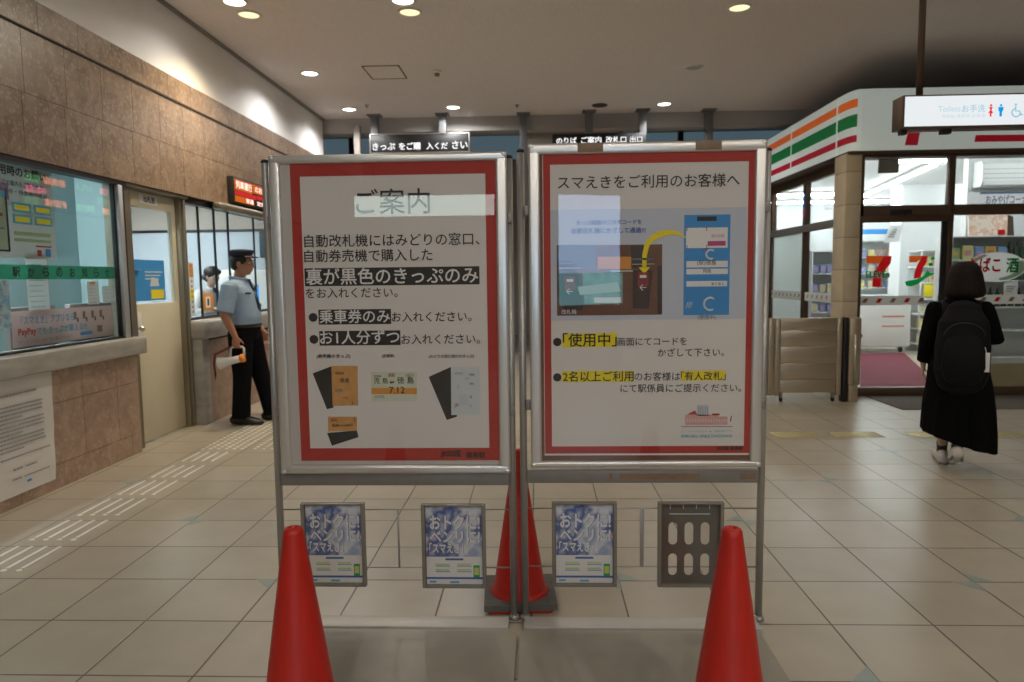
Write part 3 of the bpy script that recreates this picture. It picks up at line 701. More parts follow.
def frame_rails(mb, x0, x1, z0, z1, y0, y1, ws, wt, wb, bev=.011):
    mb.box(x0, x1, y0, y1, z1-wt, z1, 0, bev=bev, seg=4); mb.box(x0, x1, y0, y1, z0, z0+wb, 0, bev=bev, seg=4)
    mb.box(x0, x0+ws, y0+.001, y1-.001, z0+wb*.5, z1-wt*.5, 0, bev=bev*.9, seg=4); mb.box(x1-ws, x1, y0+.001, y1-.001, z0+wb*.5, z1-wt*.5, 0, bev=bev*.9, seg=4)
    # inner lip and corner caps
    for x in (x0+.002, x1-.022):
        for z in (z0+.001, z1-.021): mb.box(x-.003, x+.023, y0-.0015, y1+.001, z-.001, z+.021, 0, bev=.009, seg=3)
def stand(label, xl, xr, topz, fx0, fx1, fz0, fz1, backmat, bar_z, plate, rail_z=.024, wire=(), wirez=(), flat=False):
    cx = (xl+xr)/2
    t = thing('notice_stand', label, 'notice stand', (cx, SY, 0))
    for x, z in ((xl, topz[0]), (xr, topz[1])):
        p = MB().tube([(x-cx, 0, .002), (x-cx, 0, z)], .0145, 16).build('post', mPole, t)
        mb = MB(); mb.lathe([(.0152, -.004), (.0158, .002), (.012, .008), (.004, .010)], (x-cx, 0, z), 16); mb.build('post_cap', mBlack, p)
        mb = MB(); mb.lathe([(.022, .0), (.022, .012), (.0165, .02)], (x-cx, 0, .001), 16); mb.build('foot_collar', mPole, p)
    f = MB(); frame_rails(f, fx0-cx, fx1-cx, fz0, fz1, -.047, -.012, .044, .042 if flat else .034, .028 if flat else .036)
    fr = f.build('display_frame', mBoardRail, t)
    mb = MB()
    for z in (fz1-.25, fz0+.25):
        for x, s_ in ((fx0-cx, -1), (fx1-cx, 1)): mb.box(min(x, x+s_*.018), max(x, x+s_*.018), -.030, -.004, z-.02, z+.02, 0, bev=.003)
    mb.build('clamp', mSteelDark, fr)
    MB().box(fx0-cx+.03, fx1-cx-.03, -.031, -.014, fz0+.025, fz1-.022).build('backboard', backmat, t)
    MB().box(fx0-cx+.042, fx1-cx-.042, -.0385, -.0370, fz0+.030, fz1-.030).build('acrylic_cover', mAcrylic, t)
    mb = MB(); mb.box(xl-cx+.012, xr-cx-.012, -.014, .014, bar_z[0], bar_z[1], 0, bev=.003); mb.build('crossbar', mSteelDark, t)
    for z in wirez: MB().tube([(xl-cx+.01, 0, z), (xr-cx-.01, 0, z)], .0032, 8).build('wire_rail', mPole, t)
    for x in wire:
        mb = MB()
        if flat: mb.box(x-cx-.008, x-cx+.008, -.004, .004, wirez[1], wirez[0], 0, bev=.001)
        else: mb.tube([(x-cx, 0, wirez[1]), (x-cx, 0, wirez[0])], .0042, 8)
        mb.build('wire_upright', mPole, t)
    x0, x1 = plate
    mb = MB(); mb.box(xl-cx-.004, xr-cx-.02, -.115, -.026, .0, rail_z, 0, bev=.004); mb.build('base_rail', mRailMat, t)
    mb = MB()
    pts = [(x0-cx+.03, -.55, 0), (x1-cx-.03, -.55, 0), (x1-cx, -.50, 0), (x1-cx, -.16, 0), (x1-cx-.02, -.127, 0), (x0-cx+.02, -.127, 0), (x0-cx, -.16, 0), (x0-cx, -.50, 0)]
    mb.prism(pts, (0, 0, .020)); mb.build('base_plate', mPlate, t)
    return t
sa = stand('notice stand headed ご案内 with three pictured tickets', -1.064, -.106, (1.862, 1.862), -1.036, -.112, .622, 1.880, M('pale_board', (.50, .48, .46, 1), .5), (.566, .622), (-.935, -.092), wire=(-.576,), wirez=(.462, .218))
sb = stand('notice stand headed スマえき with blue phone picture and yellow highlights', -.060, .886, (1.884, 1.872), -.030, .872, .645, 1.906, mBrown, (.575, .628), (-.078, .850), wire=(.414,), wirez=(.467, .224), flat=True)
# ---- poster of the left stand
A = Board(sa, SY-.0330)
mb = MB(); A.rect(mb, 286, 160.5, 502.5, 464, 0, dy=0); pa = mb.build('poster', M('poster_backing', (.56, .53, .51, 1), .6), sa)
mb = MB()
def ring(B, mb, o, i, mi=0, dy=-.0006):
    (ox0, oy0, ox1, oy1), (ix0, iy0, ix1, iy1) = o, i
    ym, xm = (oy0+oy1)/2, (ox0+ox1)/2; Y = B.y-B.o.y+dy
    X = [B.P(q, ym).x for q in (ox0, ix0, ix1, ox1)]; Z = [B.P(xm, q).z for q in (oy0, iy0, iy1, oy1)]
    for a, b, c, d in ((0, 3, 1, 0), (0, 3, 3, 2), (0, 1, 2, 1), (2, 3, 2, 1)): mb.quad((X[a], Y, Z[c]), (X[b], Y, Z[c]), (X[b], Y, Z[d]), (X[a], Y, Z[d]), mi)
ring(A, mb, (295.5, 162.5, 498.5, 460.5), (305, 175, 487.3, 448)); mb.build('red_border', mRed, pa)
mb = MB(); A.rect(mb, 305, 175, 487.3, 448, 0, -.0003); mb.build('white_sheet', mPaper, pa)
mb = MB()
A.rect(mb, 304.7, 267.3, 479.5, 285.3, 0, -.0009); A.rect(mb, 318.6, 309.3, 391.1, 324.3, 0, -.0009); A.rect(mb, 319.5, 330.7, 400.5, 345.3, 0, -.0009); mb.build('black_highlight', mInk, pa)
mb = MB()
A.text(mb, 'ご案内', 356.4, 430, 214, 0, .006)
A.text(mb, '自動改札機にはみどりの窓口、', 304.6, 479.5, 246.2, 0, .008)
A.text(mb, '自動券売機で購入した', 304.6, 432.5, 261.6, 0, .008)
A.text(mb, 'をお入れください。', 306, 397.7, 297.8, 0, .006)
A.dot(mb, 313.2, 317.4, .0175); A.dot(mb, 314, 339.4, .0175)
A.text(mb, 'お入れください。', 392, 471.6, 321.6, 0, .008); A.text(mb, 'お入れください。', 401.5, 480, 343.9, 0, .008)
A.text(mb, '裏が黒色のきっぷのみ', 306.5, 478, 284, 1, .014, -.0016); A.text(mb, '乗車券のみ', 320, 390, 323, 1, .014, -.0016); A.text(mb, 'お1人分ずつ', 320.5, 399.5, 344, 1, .014, -.0016)
A.text(mb, '(券売機のきっぷ)', 316.8, 350.4, 358.8, 0, .02); A.text(mb, '(定期券)', 382, 394.5, 358, 0, .02); A.text(mb, '(みどりの窓口発行のきっぷ)', 429, 474, 358.4, 0, .02)
A.text(mb, 'JR四国', 440.8, 460.5, 457.6, 0, .03); A.text(mb, '徳島駅', 466, 485, 457.8, 0, .03)
mb.build('lettering', [mInk, mPaper2], pa)
k = lambda x, y: (290+x/4.4, 320+y/4.4)
mTicket = M('ticket_orange', (.62, .32, .10, 1), .6, noise=.1, nscale=40)
def picture(pts_list, texts, name='ticket_picture', mats=None):
    mb = MB()
    for i, (pts, mi) in enumerate(pts_list): A.poly(mb, [k(*p) for p in pts], mi, -.0008-.0003*i)
    for body, x0, x1, yb, mi in texts: A.text(mb, body, k(x0, 0)[0], k(x1, 0)[0], k(0, yb)[1], mi, .0, -.0026)
    return mb.build(name, mats or [mInk, mTicket, mPaleGreen, mOrange, mPaleIce, mRed, mGrey, mPaleBlue], pa)
picture([([(100, 235), (183, 203), (192, 385), (163, 393)], 0), ([(182, 202), (298, 202), (300, 375), (188, 378)], 1)], [('乗車券', 200, 240, 240, 0), ('徳島', 220, 262, 275, 0), ('阿南', 200, 235, 318, 6), ('JR四国', 230, 258, 348, 5), ('2', 272, 280, 370, 0)])
picture([([(357, 228), (558, 228), (560, 355), (360, 360)], 2), ([(358, 299), (558, 299), (558, 326), (359, 326)], 3)], [('定期券', 370, 402, 252, 0), ('通勤', 430, 462, 250, 5), ('児 島', 370, 432, 280, 0), ('⇔', 438, 462, 280, 0), ('徳 島', 472, 545, 280, 0), ('7.12', 438, 505, 322, 0), ('JR四国', 372, 415, 346, 6), ('6箇月', 508, 545, 250, 6)])
picture([([(610, 250), (712, 205), (735, 425), (690, 440)], 0), ([(708, 205), (835, 205), (838, 415), (710, 418)], 4), ([(742, 330), (782, 328), (784, 372), (745, 374)], 7)], [('乗車券', 725, 760, 240, 6), ('徳島', 790, 812, 245, 0), ('高松', 790, 812, 285, 0), ('特急', 770, 790, 262, 6), ('JR', 722, 745, 388, 5), ('2', 735, 745, 300, 6), ('4', 790, 800, 345, 0), ('C', 790, 800, 382, 0)])
picture([([(163, 497), (295, 486), (302, 515), (185, 553)], 0), ([(168, 425), (295, 425), (295, 487), (168, 490)], 1)], [('乗車', 180, 210, 448, 5), ('徳島→240円', 185, 275, 470, 0), ('2', 280, 288, 445, 0)])
# ---- poster of the right stand
Bd = Board(sb, SY-.0330)
mb = MB(); Bd.rect(mb, 541, 153.5, 758, 463, 0, dy=.0004); mb.build('brown_surround', mBrown, sb)
mb = MB(); Bd.rect(mb, 543.5, 152.5, 757.5, 455.2, 0, dy=0); pb = mb.build('poster', mPaper2, sb)
mb = MB(); ring(Bd, mb, (544, 153, 757, 453.3), (551, 163, 746.3, 446)); mb.build('red_border', mRed, pb)
mb = MB(); Bd.rect(mb, 551, 163, 746.3, 446, 0, -.0003); mb.build('white_sheet', mPaper, pb)
mb = MB(); Bd.rect(mb, 551, 208.5, 746.3, 319.7, 0, -.0007); mb.build('pale_blue_panel', mPaleBlue, pb)
mb = MB()
for a in ((562.2, 333.2, 617, 347), (562, 371, 633.8, 382), (680.5, 370.5, 725.7, 380.6)): Bd.rect(mb, a[0], a[1], a[2], a[3], 0, -.0009)
mb.build('yellow_highlight', mYellow, pb)
mb = MB()
Bd.text(mb, 'スマえきをご利用のお客様へ', 557.8, 739.5, 187.9, 0, .006)
Bd.text(mb, 'きっぷ画面の二次元コードを', 576.4, 641.6, 224.7, 1, .02); Bd.text(mb, '自動改札機にかざして通過!!!', 571.7, 645.6, 233.2, 1, .02)
Bd.dot(mb, 557.3, 342, .0165); Bd.dot(mb, 557.3, 377.3, .0165)
Bd.text(mb, '「使用中」', 563, 616.5, 346.4, 0, .014); Bd.text(mb, '画面にてコードを', 617.6, 686.8, 345.4, 0, .006)
Bd.text(mb, 'かざして下さい。', 657.8, 723.8, 356.4, 0, .006)
Bd.text(mb, '2名以上ご利用', 563, 633.5, 381.4, 0, .012); Bd.text(mb, 'のお客様は', 634.5, 680, 380.6, 0, .006); Bd.text(mb, '「有人改札」', 680.8, 725.5, 380.2, 0, .01)
Bd.text(mb, 'にて駅係員にご提示ください。', 620.5, 741, 392.1, 0, .006)
Bd.text(mb, '(使用中)', 697.5, 715.5, 320.3)
Bd.text(mb, 'JR四国 徳島駅', 716.5, 742.7, 450.6, 0, .03)
mb.build('lettering', [mInk, mDeepBlue], pb)
# gate photograph on the poster: two ticket gates, an orange panel, yellow arrow
g = lambda x, y: (540+x/4.26, 160+y/4.26)
mb = MB()
Bd.rect(mb, 556.9, 245, 662, 315.2, 0, -.0010)
for pts, mi in (([(72, 362), (235, 362), (235, 470), (72, 440)], 1), ([(180, 480), (352, 480), (352, 610), (190, 612)], 2), ([(76, 430), (150, 430), (185, 612), (180, 640), (100, 640), (76, 560)], 3), ([(395, 470), (480, 470), (462, 632), (395, 632)], 3), ([(245, 412), (388, 412), (388, 465), (245, 465)], 4), ([(500, 450), (520, 450), (520, 655), (500, 655)], 3), ([(385, 365), (455, 365), (455, 460), (395, 460)], 3), ([(160, 540), (330, 520), (345, 560), (170, 575)], 6)):
    Bd.poly(mb, [g(*p) for p in pts], mi, -.0013-.0002*mi)
for x, y in ((105, 495), (417, 478)): Bd.rect(mb, *g(x, y), *g(x+44, y+58), 5, -.0024)
for x, y in ((105, 495), (417, 478)):
    for a in ((x, y, x+44, y+5), (x, y+53, x+44, y+58), (x, y, x+4, y+58), (x+40, y, x+44, y+58)): Bd.rect(mb, *g(a[0], a[1]), *g(a[2], a[3]), 8, -.0027)
    Bd.text(mb, '←', g(x+6, 0)[0], g(x+36, 0)[0], g(0, y+78)[1], 7, 0, -.003)
    Bd.rect(mb, *g(x+8, y+12), *g(x+36, y+24), 7, -.0028); Bd.rect(mb, *g(x-25, y-60), *g(x+70, y-52), 1, -.0026); Bd.rect(mb, *g(x-25, y-36), *g(x+70, y-33), 6, -.0026)
Bd.rect(mb, *g(300, 470), *g(395, 476), 6, -.0026); Bd.rect(mb, *g(230, 585), *g(345, 608), 7, -.0026)
Bd.text(mb, '改札機', g(92, 0)[0], g(155, 0)[0], g(0, 656)[1], 7, 0, -.003)
mb.build('gate_photograph', [mBrown, M('photo_blue_grey', (.10, .14, .20, 1), .5), M('photo_teal', (.22, .38, .40, 1), .5, noise=.3, nscale=30), M('photo_dark', (.05, .03, .025, 1), .5), mOrange, M('photo_red_black', (.22, .03, .05, 1), .5), M('photo_pale', (.45, .58, .58, 1), .5), mPaper2, mRed], pb)
mb = MB()
arc = [g(620, 330), g(590, 313), g(555, 308), g(515, 314), g(478, 332), g(455, 362), g(445, 405), g(444, 455)]
wd = [.002, .006, .010, .012, .0115, .010, .009, .008]
L_, R_ = [], []
for i, p in enumerate(arc):
    a = Bd.P(*arc[max(i-1, 0)]); b = Bd.P(*arc[min(i+1, len(arc)-1)]); d = (b-a).normalized(); n = Vector((-d.z, 0, d.x)); c = Bd.P(*p); c.y -= .0026
    L_.append(c+n*wd[i]); R_.append(c-n*wd[i])
n = len(arc); mb.add(L_+R_, [(i, i+1, n+i+1, n+i) for i in range(n-1)])
c = Bd.P(*g(444, 470)); mb.add([(c.x-.022, c.y-.0026, c.z+.012), (c.x, c.y-.0026, c.z-.014), (c.x+.022, c.y-.0026, c.z+.012)], [(0, 1, 2)])
mb.build('yellow_arrow', mYellow, pb)
mb = MB()
Bd.rect(mb, 683.7, 214.7, 729.7, 315, 0, -.0010); Bd.rect(mb, 697, 216.5, 716.5, 221, 1, -.0014); Bd.rect(mb, 686, 227.6, 727.6, 248, 2, -.0014)
for a in ((686.3, 261, 727.8, 267.3), (686.3, 268.8, 727.8, 274.2), (686.3, 281, 727, 286.4)): Bd.rect(mb, *a, 2, -.0014)
Bd.rect(mb, 707.5, 241, 725.5, 245.8, 3, -.0018)
for (x, y), sx, sy in (((686.5, 227), 1, 1), ((707, 227), -1, 1), ((686.5, 249), 1, -1), ((707, 249), -1, -1)):
    Bd.rect(mb, min(x, x+4*sx), min(y, y+.8*sy), max(x, x+4*sx), max(y, y+.8*sy), 4, -.0019); Bd.rect(mb, min(x, x+.8*sx), min(y, y+4*sy), max(x, x+.8*sx), max(y, y+4*sy), 4, -.0019)
Bd.text(mb, '通学定期', 711, 724, 237.5, 3, 0, -.002)
Bd.text(mb, '(駅)徳島', 697, 716, 265.8, 1, 0, -.002); Bd.text(mb, '阿南', 703, 711, 273, 1, 0, -.002); Bd.text(mb, '乗り換え', 711, 724, 285.3, 1, 0, -.002)
for x, y, r in ((710.5, 254.5, .017), (710, 304, .024)):
    c = Bd.P(x, y); pts = [(c.x+r*math.cos(a), c.y-.0016, c.z+r*math.sin(a)) for a in [.7+.42*q for q in range(12)]]
    mb.tube(pts, [.0005]+[.0045]*10+[.002], 6, 5)
c = Bd.P(688.5, 305)
for q in range(3): mb.tube([(c.x-.01+q*.008, c.y-.0016, c.z-.012), (c.x-.002+q*.008, c.y-.0016, c.z+.012)], .0018, 5, 5)
mb.build('phone_picture', [mSkyBlue, mInk, mPaper2, mMagenta, mRed, mPaleIce], pb)
# station drawing
h = lambda x, y: (540+x/4.135, 310+y/4.135)
mb = MB()
for pts, mi in (([(648, 392), (698, 392), (698, 437), (648, 437)], 0), ([(600, 432), (735, 432), (735, 475), (600, 475)], 1), ([(620, 425), (640, 415), (650, 432), (610, 432)], 2), ([(735, 440), (775, 440), (775, 475), (735, 475)], 1), ([(712, 428), (742, 428), (742, 436), (712, 436)], 2), ([(583, 480), (795, 480), (795, 484), (583, 484)], 3)): Bd.poly(mb, [h(*p) for p in pts], mi)
for x in range(606, 772, 11): Bd.rect(mb, *h(x, 450), *h(x+6, 464), 0, -.0013)
for x in range(654, 694, 9): Bd.rect(mb, *h(x, 398), *h(x+3, 430), 4, -.0013)
c = Bd.P(*h(787, 450)); mb.tube([(c.x, c.y-.001, c.z-.01), (c.x+.004, c.y-.001, c.z+.012)], .002, 5, 2)
Bd.text(mb, 'しこくスマートえきちゃん', h(585, 0)[0], h(692, 0)[0], h(0, 506)[1], 5); Bd.text(mb, '四国の駅アプリ', h(720, 0)[0], h(795, 0)[0], h(0, 506)[1], 5)
Bd.text(mb, 'SHIKOKU SMILE STATION☆', h(583, 0)[0], h(795, 0)[0], h(0, 527)[1], 5, .02); Bd.text(mb, '★', h(700, 0)[0], h(708, 0)[0], h(0, 506)[1], 2)
mb.build('station_drawing', [mPaleBlue, M('drawing_pink', (.70, .36, .32, 1), .6), mRed, mGrey, mGrey, mCyan], pb)
# worn tape left on the rails of the right stand
mb = MB(); fz = 1.906
for x0, x1 in ((.158, .255), (.602, .700)): MB().box(x0-.413, x1-.413, -.0486, -.030, fz-.036, fz-.002, 0, bev=.002).build('brown_tape', mTape, sb)
mb = MB()
for x0, x1 in ((.28, .295), (.32, .64), (.80, .86)): mb.box(x0-.413, x1-.413, -.0150, -.0140, .590, .614, 0)
mb.build('tape_residue', mTape, sb)

# ================================================================== LEAFLET HOLDERS
LW, LH = .260, .348
def holder(x, ztop, label, empty=False):
    t = thing('leaflet_holder', label, 'leaflet holder', (x, SY-.010, ztop), 0, 'clear leaflet holders on the wire rails')
    mb = MB()
    for a in ((-LW/2, -LW/2+.014, -LH, 0), (LW/2-.014, LW/2, -LH, 0), (-LW/2+.014, LW/2-.014, -LH, -LH+.012), (-LW/2+.014, LW/2-.014, -.008, 0)): mb.box(a[0], a[1], -.026, -.002, a[2], a[3], 0, bev=.002)
    mb.build('holder_rim', mHolder, t)
    mb = MB()
    if not empty: mb.box(-LW/2+.010, LW/2-.010, -.0052, -.0028, -LH+.010, -.004)
    else:
        # back plate with six oval holes
        bm = bmesh.new(); W2, Hh = LW/2-.010, LH-.006
        cols = [-.068, -.004, .060]; rws = [(-.086, -.178), (-.215, -.305)]; hw = .0175
        xs = [-W2]+[v for c in cols for v in (c-hw, c+hw)]+[W2]
        for i in range(7):
            xa, xb = xs[i], xs[i+1]
            if i % 2 == 0: mb.box(xa, xb, -.0052, -.0028, -Hh, -.004)
            else:
                c = (xa+xb)/2; zt = -.004
                for top, bot in rws:
                    for z0, z1, s_ in ((None, None, 1),):
                        n_ = 10
                        up = [(c+hw*math.cos(PI-PI*q/n_), top-hw+hw*math.sin(PI*q/n_)) for q in range(n_+1)]
                        lo = [(c+hw*math.cos(PI-PI*q/n_), bot+hw-hw*math.sin(PI*q/n_)) for q in range(n_+1)]
                        for q in range(n_):
                            (x0, z0_), (x1, z1_) = up[q], up[q+1]
                            mb.prism([(x0, -.0052, z0_), (x1, -.0052, z1_), (x1, -.0052, zt), (x0, -.0052, zt)], (0, .0024, 0))
                        nxt = rws[1][0]-hw+hw if top == rws[0][0] else None
                        zb = (bot-.018) if nxt is not None else -Hh
                        for q in range(n_):
                            (x0, z0_), (x1, z1_) = lo[q], lo[q+1]
                            mb.prism([(x0, -.0052, zb), (x1, -.0052, zb), (x1, -.0052, z1_), (x0, -.0052, z0_)], (0, .0024, 0))
                        zt = zb
        bm.free()
    mb.build('back_plate', mHolderDark, t)
    mb = MB(); mb.box(-LW/2+.012, LW/2-.012, -.0262, -.0252, -LH+.008, -.04 if not empty else -.052); mb.build('clear_front', mAcrylic, t)
    if empty:
        mb = MB()
        for x in (-.080, -.028, .024, .076): mb.box(x-.0012, x+.0012, -.010, -.006, -.03, -.004)
        mb.box(-.082, .078, -.0105, -.0060, -.052, -.049); mb.build('divider', mPaleIce, t)
    mb = MB()
    for x in (-.05, .05): mb.box(x-.008, x+.008, -.004, .016, -.033, -.028); mb.box(x-.008, x+.008, .013, .016, -.05, -.028)
    mb.build('hook', mHolder, t)
    return t
mArt = BLOTCH('leaflet_art', [(.06, .13, .46, 1), (.34, .42, .62, 1), (.66, .68, .74, 1), (.07, .12, .34, 1), (.50, .54, .66, 1)], 8)
def leaflet(x, ztop, label):
    t = thing('leaflet', label, 'leaflet', (x, SY-.018, ztop-.004), 0, 'blue and white leaflets')
    w, hh = .228, .336
    MB().box(-w/2, w/2, -.002, .004, -hh, 0).build('sheet', mPaper2, t)
    mb = MB(); mb.quad((-w/2, -.0024, -hh*.645), (w/2, -.0024, -hh*.645), (w/2, -.0024, 0), (-w/2, -.0024, 0)); mb.build('picture', mArt, t)
    mb = MB(); U = lambda u, v, d: (-w/2+w*u, d, -hh*v)
    def tx(s_, u0, u1, v, mi, bold, d=-.0034, top=None): mb.text(s_, U(u0, v, d), width=(u1-u0)*w, height=(v-top)*hh if top is not None else None, mi=mi, bold=bold)
    for dx, mi, d in ((.008, 1, -.0028), (0, 0, -.0034)):
        tx('おトクに!', .08+dx, .96+dx, .30, mi, .05 if mi else .035, d, .13); tx('ベンリに!', .08+dx, .96+dx, .465, mi, .05 if mi else .035, d, .325); tx('「スマえき」', .06+dx, .66+dx, .60, mi, .05 if mi else .035, d, .475)
    tx('乗', .66, .74, .62, 0, .0, -.0034, .52)
    mb.quad(U(0, .925, -.0026), U(1, .925, -.0026), U(1, .90, -.0026), U(0, .90, -.0026), 2)
    mb.quad(U(.34, .69, -.0026), U(.66, .69, -.0026), U(.66, .665, -.0026), U(.34, .665, -.0026), 2)
    for u in (.16, .55):
        for v in (.73, .80): mb.quad(U(u, v+.018, -.0026), U(u+.24, v+.018, -.0026), U(u+.24, v, -.0026), U(u, v, -.0026), 3); mb.quad(U(u, v+.038, -.0026), U(u+.26, v+.038, -.0026), U(u+.26, v+.026, -.0026), U(u, v+.026, -.0026), 4)
    mb.quad(U(.84, .90, -.003), U(.95, .90, -.003), U(.95, .75, -.003), U(.84, .75, -.003), 5); mb.quad(U(.855, .87, -.0033), U(.935, .87, -.0033), U(.935, .78, -.0033), U(.855, .78, -.0033), 3)
    mb.quad(U(.05, .97, -.0028), U(.17, .97, -.0028), U(.17, .945, -.0028), U(.05, .945, -.0028), 4); mb.quad(U(.42, .975, -.0028), U(.58, .975, -.0028), U(.58, .95, -.0028), U(.42, .95, -.0028), 4)
    mb.build('lettering', [mPaper2, mDeepBlue, mDeepBlue, M('leaflet_yellow', (.62, .62, .18, 1), .6), mCyan, mGreenPrint], t)
for px, lab, e in ((333.5, 'half hidden behind the left front cone', 0), (453.5, 'nearest the cone behind the stands', 0), (584, 'below the right notice, beside the flat upright', 0), (690, '', 1)):
    p = onY(px, 502, SY-.010); zt = {333.5: .497, 453.5: .492, 584: .500, 690: .500}[px]
    holder(p.x, zt, 'empty smoky leaflet holder with six oval holes' if e else 'leaflet holder on the wire rail, '+lab, bool(e))
    if not e: leaflet(p.x, zt, 'blue and white スマえき leaflet, '+lab)

# ================================================================== CONES
def cone(name, label, x, y, prof, base=.19, rz=0., weight=False):
    t = thing(name, label, 'traffic cone', (x, y, 0), rz, 'red traffic cones')
    mb = MB(); mb.lathe(prof, (0, 0, 0), 48); mb.build('cone_body', mCone, t)
    mb = MB(); mb.box(-base, base, -base, base, 0, .022, 0, bev=.010); mb.build('base_flange', mConeEdge, t)
    if weight:
        mb = MB(); pts = []
        q = .165
        for k in range(32):
            a = 2*PI*k/32; m_ = max(abs(math.cos(a)), abs(math.sin(a))); pts.append(((q*.92/m_)*math.cos(a), (q*.92/m_)*math.sin(a)))
        rin = .128; n = 32; vs_ = []
        for z in (.023, .048):
            vs_ += [(x_, y_, z) for x_, y_ in pts]; vs_ += [(rin*math.cos(2*PI*k/n), rin*math.sin(2*PI*k/n), z) for k in range(n)]
        fs = []
        for k in range(n):
            j = (k+1) % n
            fs += [(2*n+k, 2*n+j, 3*n+j, 3*n+k), (k, j, 2*n+j, 2*n+k), (n+j, n+k, 3*n+k, 3*n+j), (j, k, n+k, n+j)]
        mb.add(vs_, fs); mb.build('weight_ring', mRubber, t)
    return t
PR = [(.150, .020), (.146, .032), (.134, .038), (.129, .045), (.033, .652), (.0315, .662), (.026, .669), (.014, .672), (.010, .668), (.009, .655)]
c0 = cone('traffic_cone', 'red traffic cone in front of the left notice stand', -.728, 1.99, PR)
for ch in c0.children:
    if ch.name.startswith('cone_body'): ch.scale = (.92, .92, 1)
dup(c0, (.558, 1.99, 0), .1, 'red traffic cone in front of the empty leaflet holder')
PB = [(.135, .020), (.132, .034), (.124, .040), (.128, .050), (.116, .058), (.112, .064), (.021, .655), (.018, .665), (.008, .670)]
cone('traffic_cone', 'red traffic cone with a grey weight behind the gap between the stands', -.088, 2.935, PB, .136, .06, True)

# ================================================================== SHOP
SX, SF = 3.60, 8.05          # side wall plane and front plane
def TILE(mb, x0, x1, y0, y1, z0, z1, dz=.36):
    z = z0
    while z < z1-.01:
        e = min(z1, z+dz); mb.box(x0, x1, y0, y1, z+.002, e-.002, 0, bev=.004); z = e
    mb.box(x0+.004, x1-.004, y0+.004, y1-.004, z0, z1, 1)
mb = MB(); TILE(mb, 3.43, 3.605, 8.02, 8.32, 0, 2.72)
struct(mb.build('column', [mTileBeige, mJoint]), 'beige tiled corner column of the shop', 'column')
# fascia: white core with coloured bands, following side wall, rounded corner and front
path = [(3.47, 11.8), (3.47, 8.36), (3.473, 8.24), (3.482, 8.14), (3.50, 8.06), (3.53, 8.005), (3.57, 7.99), (3.64, 7.985)]
def band(mb, pts, z0, z1, d, mi=0):
    P = [Vector((x, y, 0)) for x, y in pts]; nn = []
    for i in range(len(P)):
        t = (P[min(i+1, len(P)-1)]-P[max(i-1, 0)]).normalized(); nn.append(Vector((t.y, -t.x, 0)))
    n = len(P); vs_ = []
    for z in (z0, z1): vs_ += [p+q*d+Vector((0, 0, z)) for p, q in zip(P, nn)]
    for z in (z0, z1): vs_ += [p-q*.04+Vector((0, 0, z)) for p, q in zip(P, nn)]
    fs = []
    for i in range(n-1): fs += [(i, i+1, n+i+1, n+i), (2*n+i+1, 2*n+i, 3*n+i, 3*n+i+1), (n+i, n+i+1, 3*n+i+1, 3*n+i), (i+1, i, 2*n+i, 2*n+i+1)]
    fs += [(0, n, 3*n, 2*n), (n-1, 3*n-1, 4*n-1, 2*n-1)]
    mb.add(vs_, fs, mi)
FT, FB = 3.40, 2.74
t = thing('shop_fascia', 'white shop fascia with orange, green and red stripes', 'fascia', (0, 0, 0))
mb = MB(); band(mb, path+[(9.55, 7.985)], FB, FT, 0); mb.build('white_panel', mFasciaW, t)
for nm, z0, z1, m in (('orange_stripe', 3.215, 3.305, mFasciaO), ('green_stripe', 3.005, 3.14, mFasciaG), ('red_stripe', 2.84, 2.915, mFasciaR)):
    mb = MB()
    for seg in ([(3.47, 11.8), (3.47, 10.95)], [(3.47, 10.92), (3.47, 9.85)], [(3.47, 9.82), (3.47, 8.40)], [(3.47, 8.36)]+path[2:6]): band(mb, seg, z0, z1, .004)
    mb.build(nm, m, t)
mb = MB()
for y in (10.935, 9.835, 8.38): mb.box(3.462, 3.47, y-.012, y+.012, FB, FT)
mb.build('seam_strip', mFasciaW, t)
mb = MB(); q = [onY(x, y, 7.98) for x, y in ((908, 132.5), (920, 132.5), (917.5, 145.2), (905, 145.2))]; mb.prism([(v.x, 7.985, v.z) for v in q], (0, -.006, 0)); mb.build('red_block', mFasciaR, t); mb = MB()
q = [onY(x, y, 7.98) for x, y in ((976, 135), (1060, 134.3), (1060, 141), (974.5, 141.8))]; mb.prism([(v.x, 7.985, v.z) for v in q], (0, -.006, 0)); mb.build('red_block', mFasciaR, t)
mb = MB(); mb.box(3.45, 9.6, 8.0, 8.45, FB-.035, FB); mb.box(3.45, 3.8, 8.4, 11.8, FB-.035, FB); struct(mb.build('trim_2', mBronze), 'dark soffit trim under the shop fascia', 'trim')
mb = MB(); mb.box(3.62, 9.6, 8.1, 16.6, 3.38, 3.42); struct(mb.build('roof_shop', mFarGrey), 'top of the shop box', 'roof')
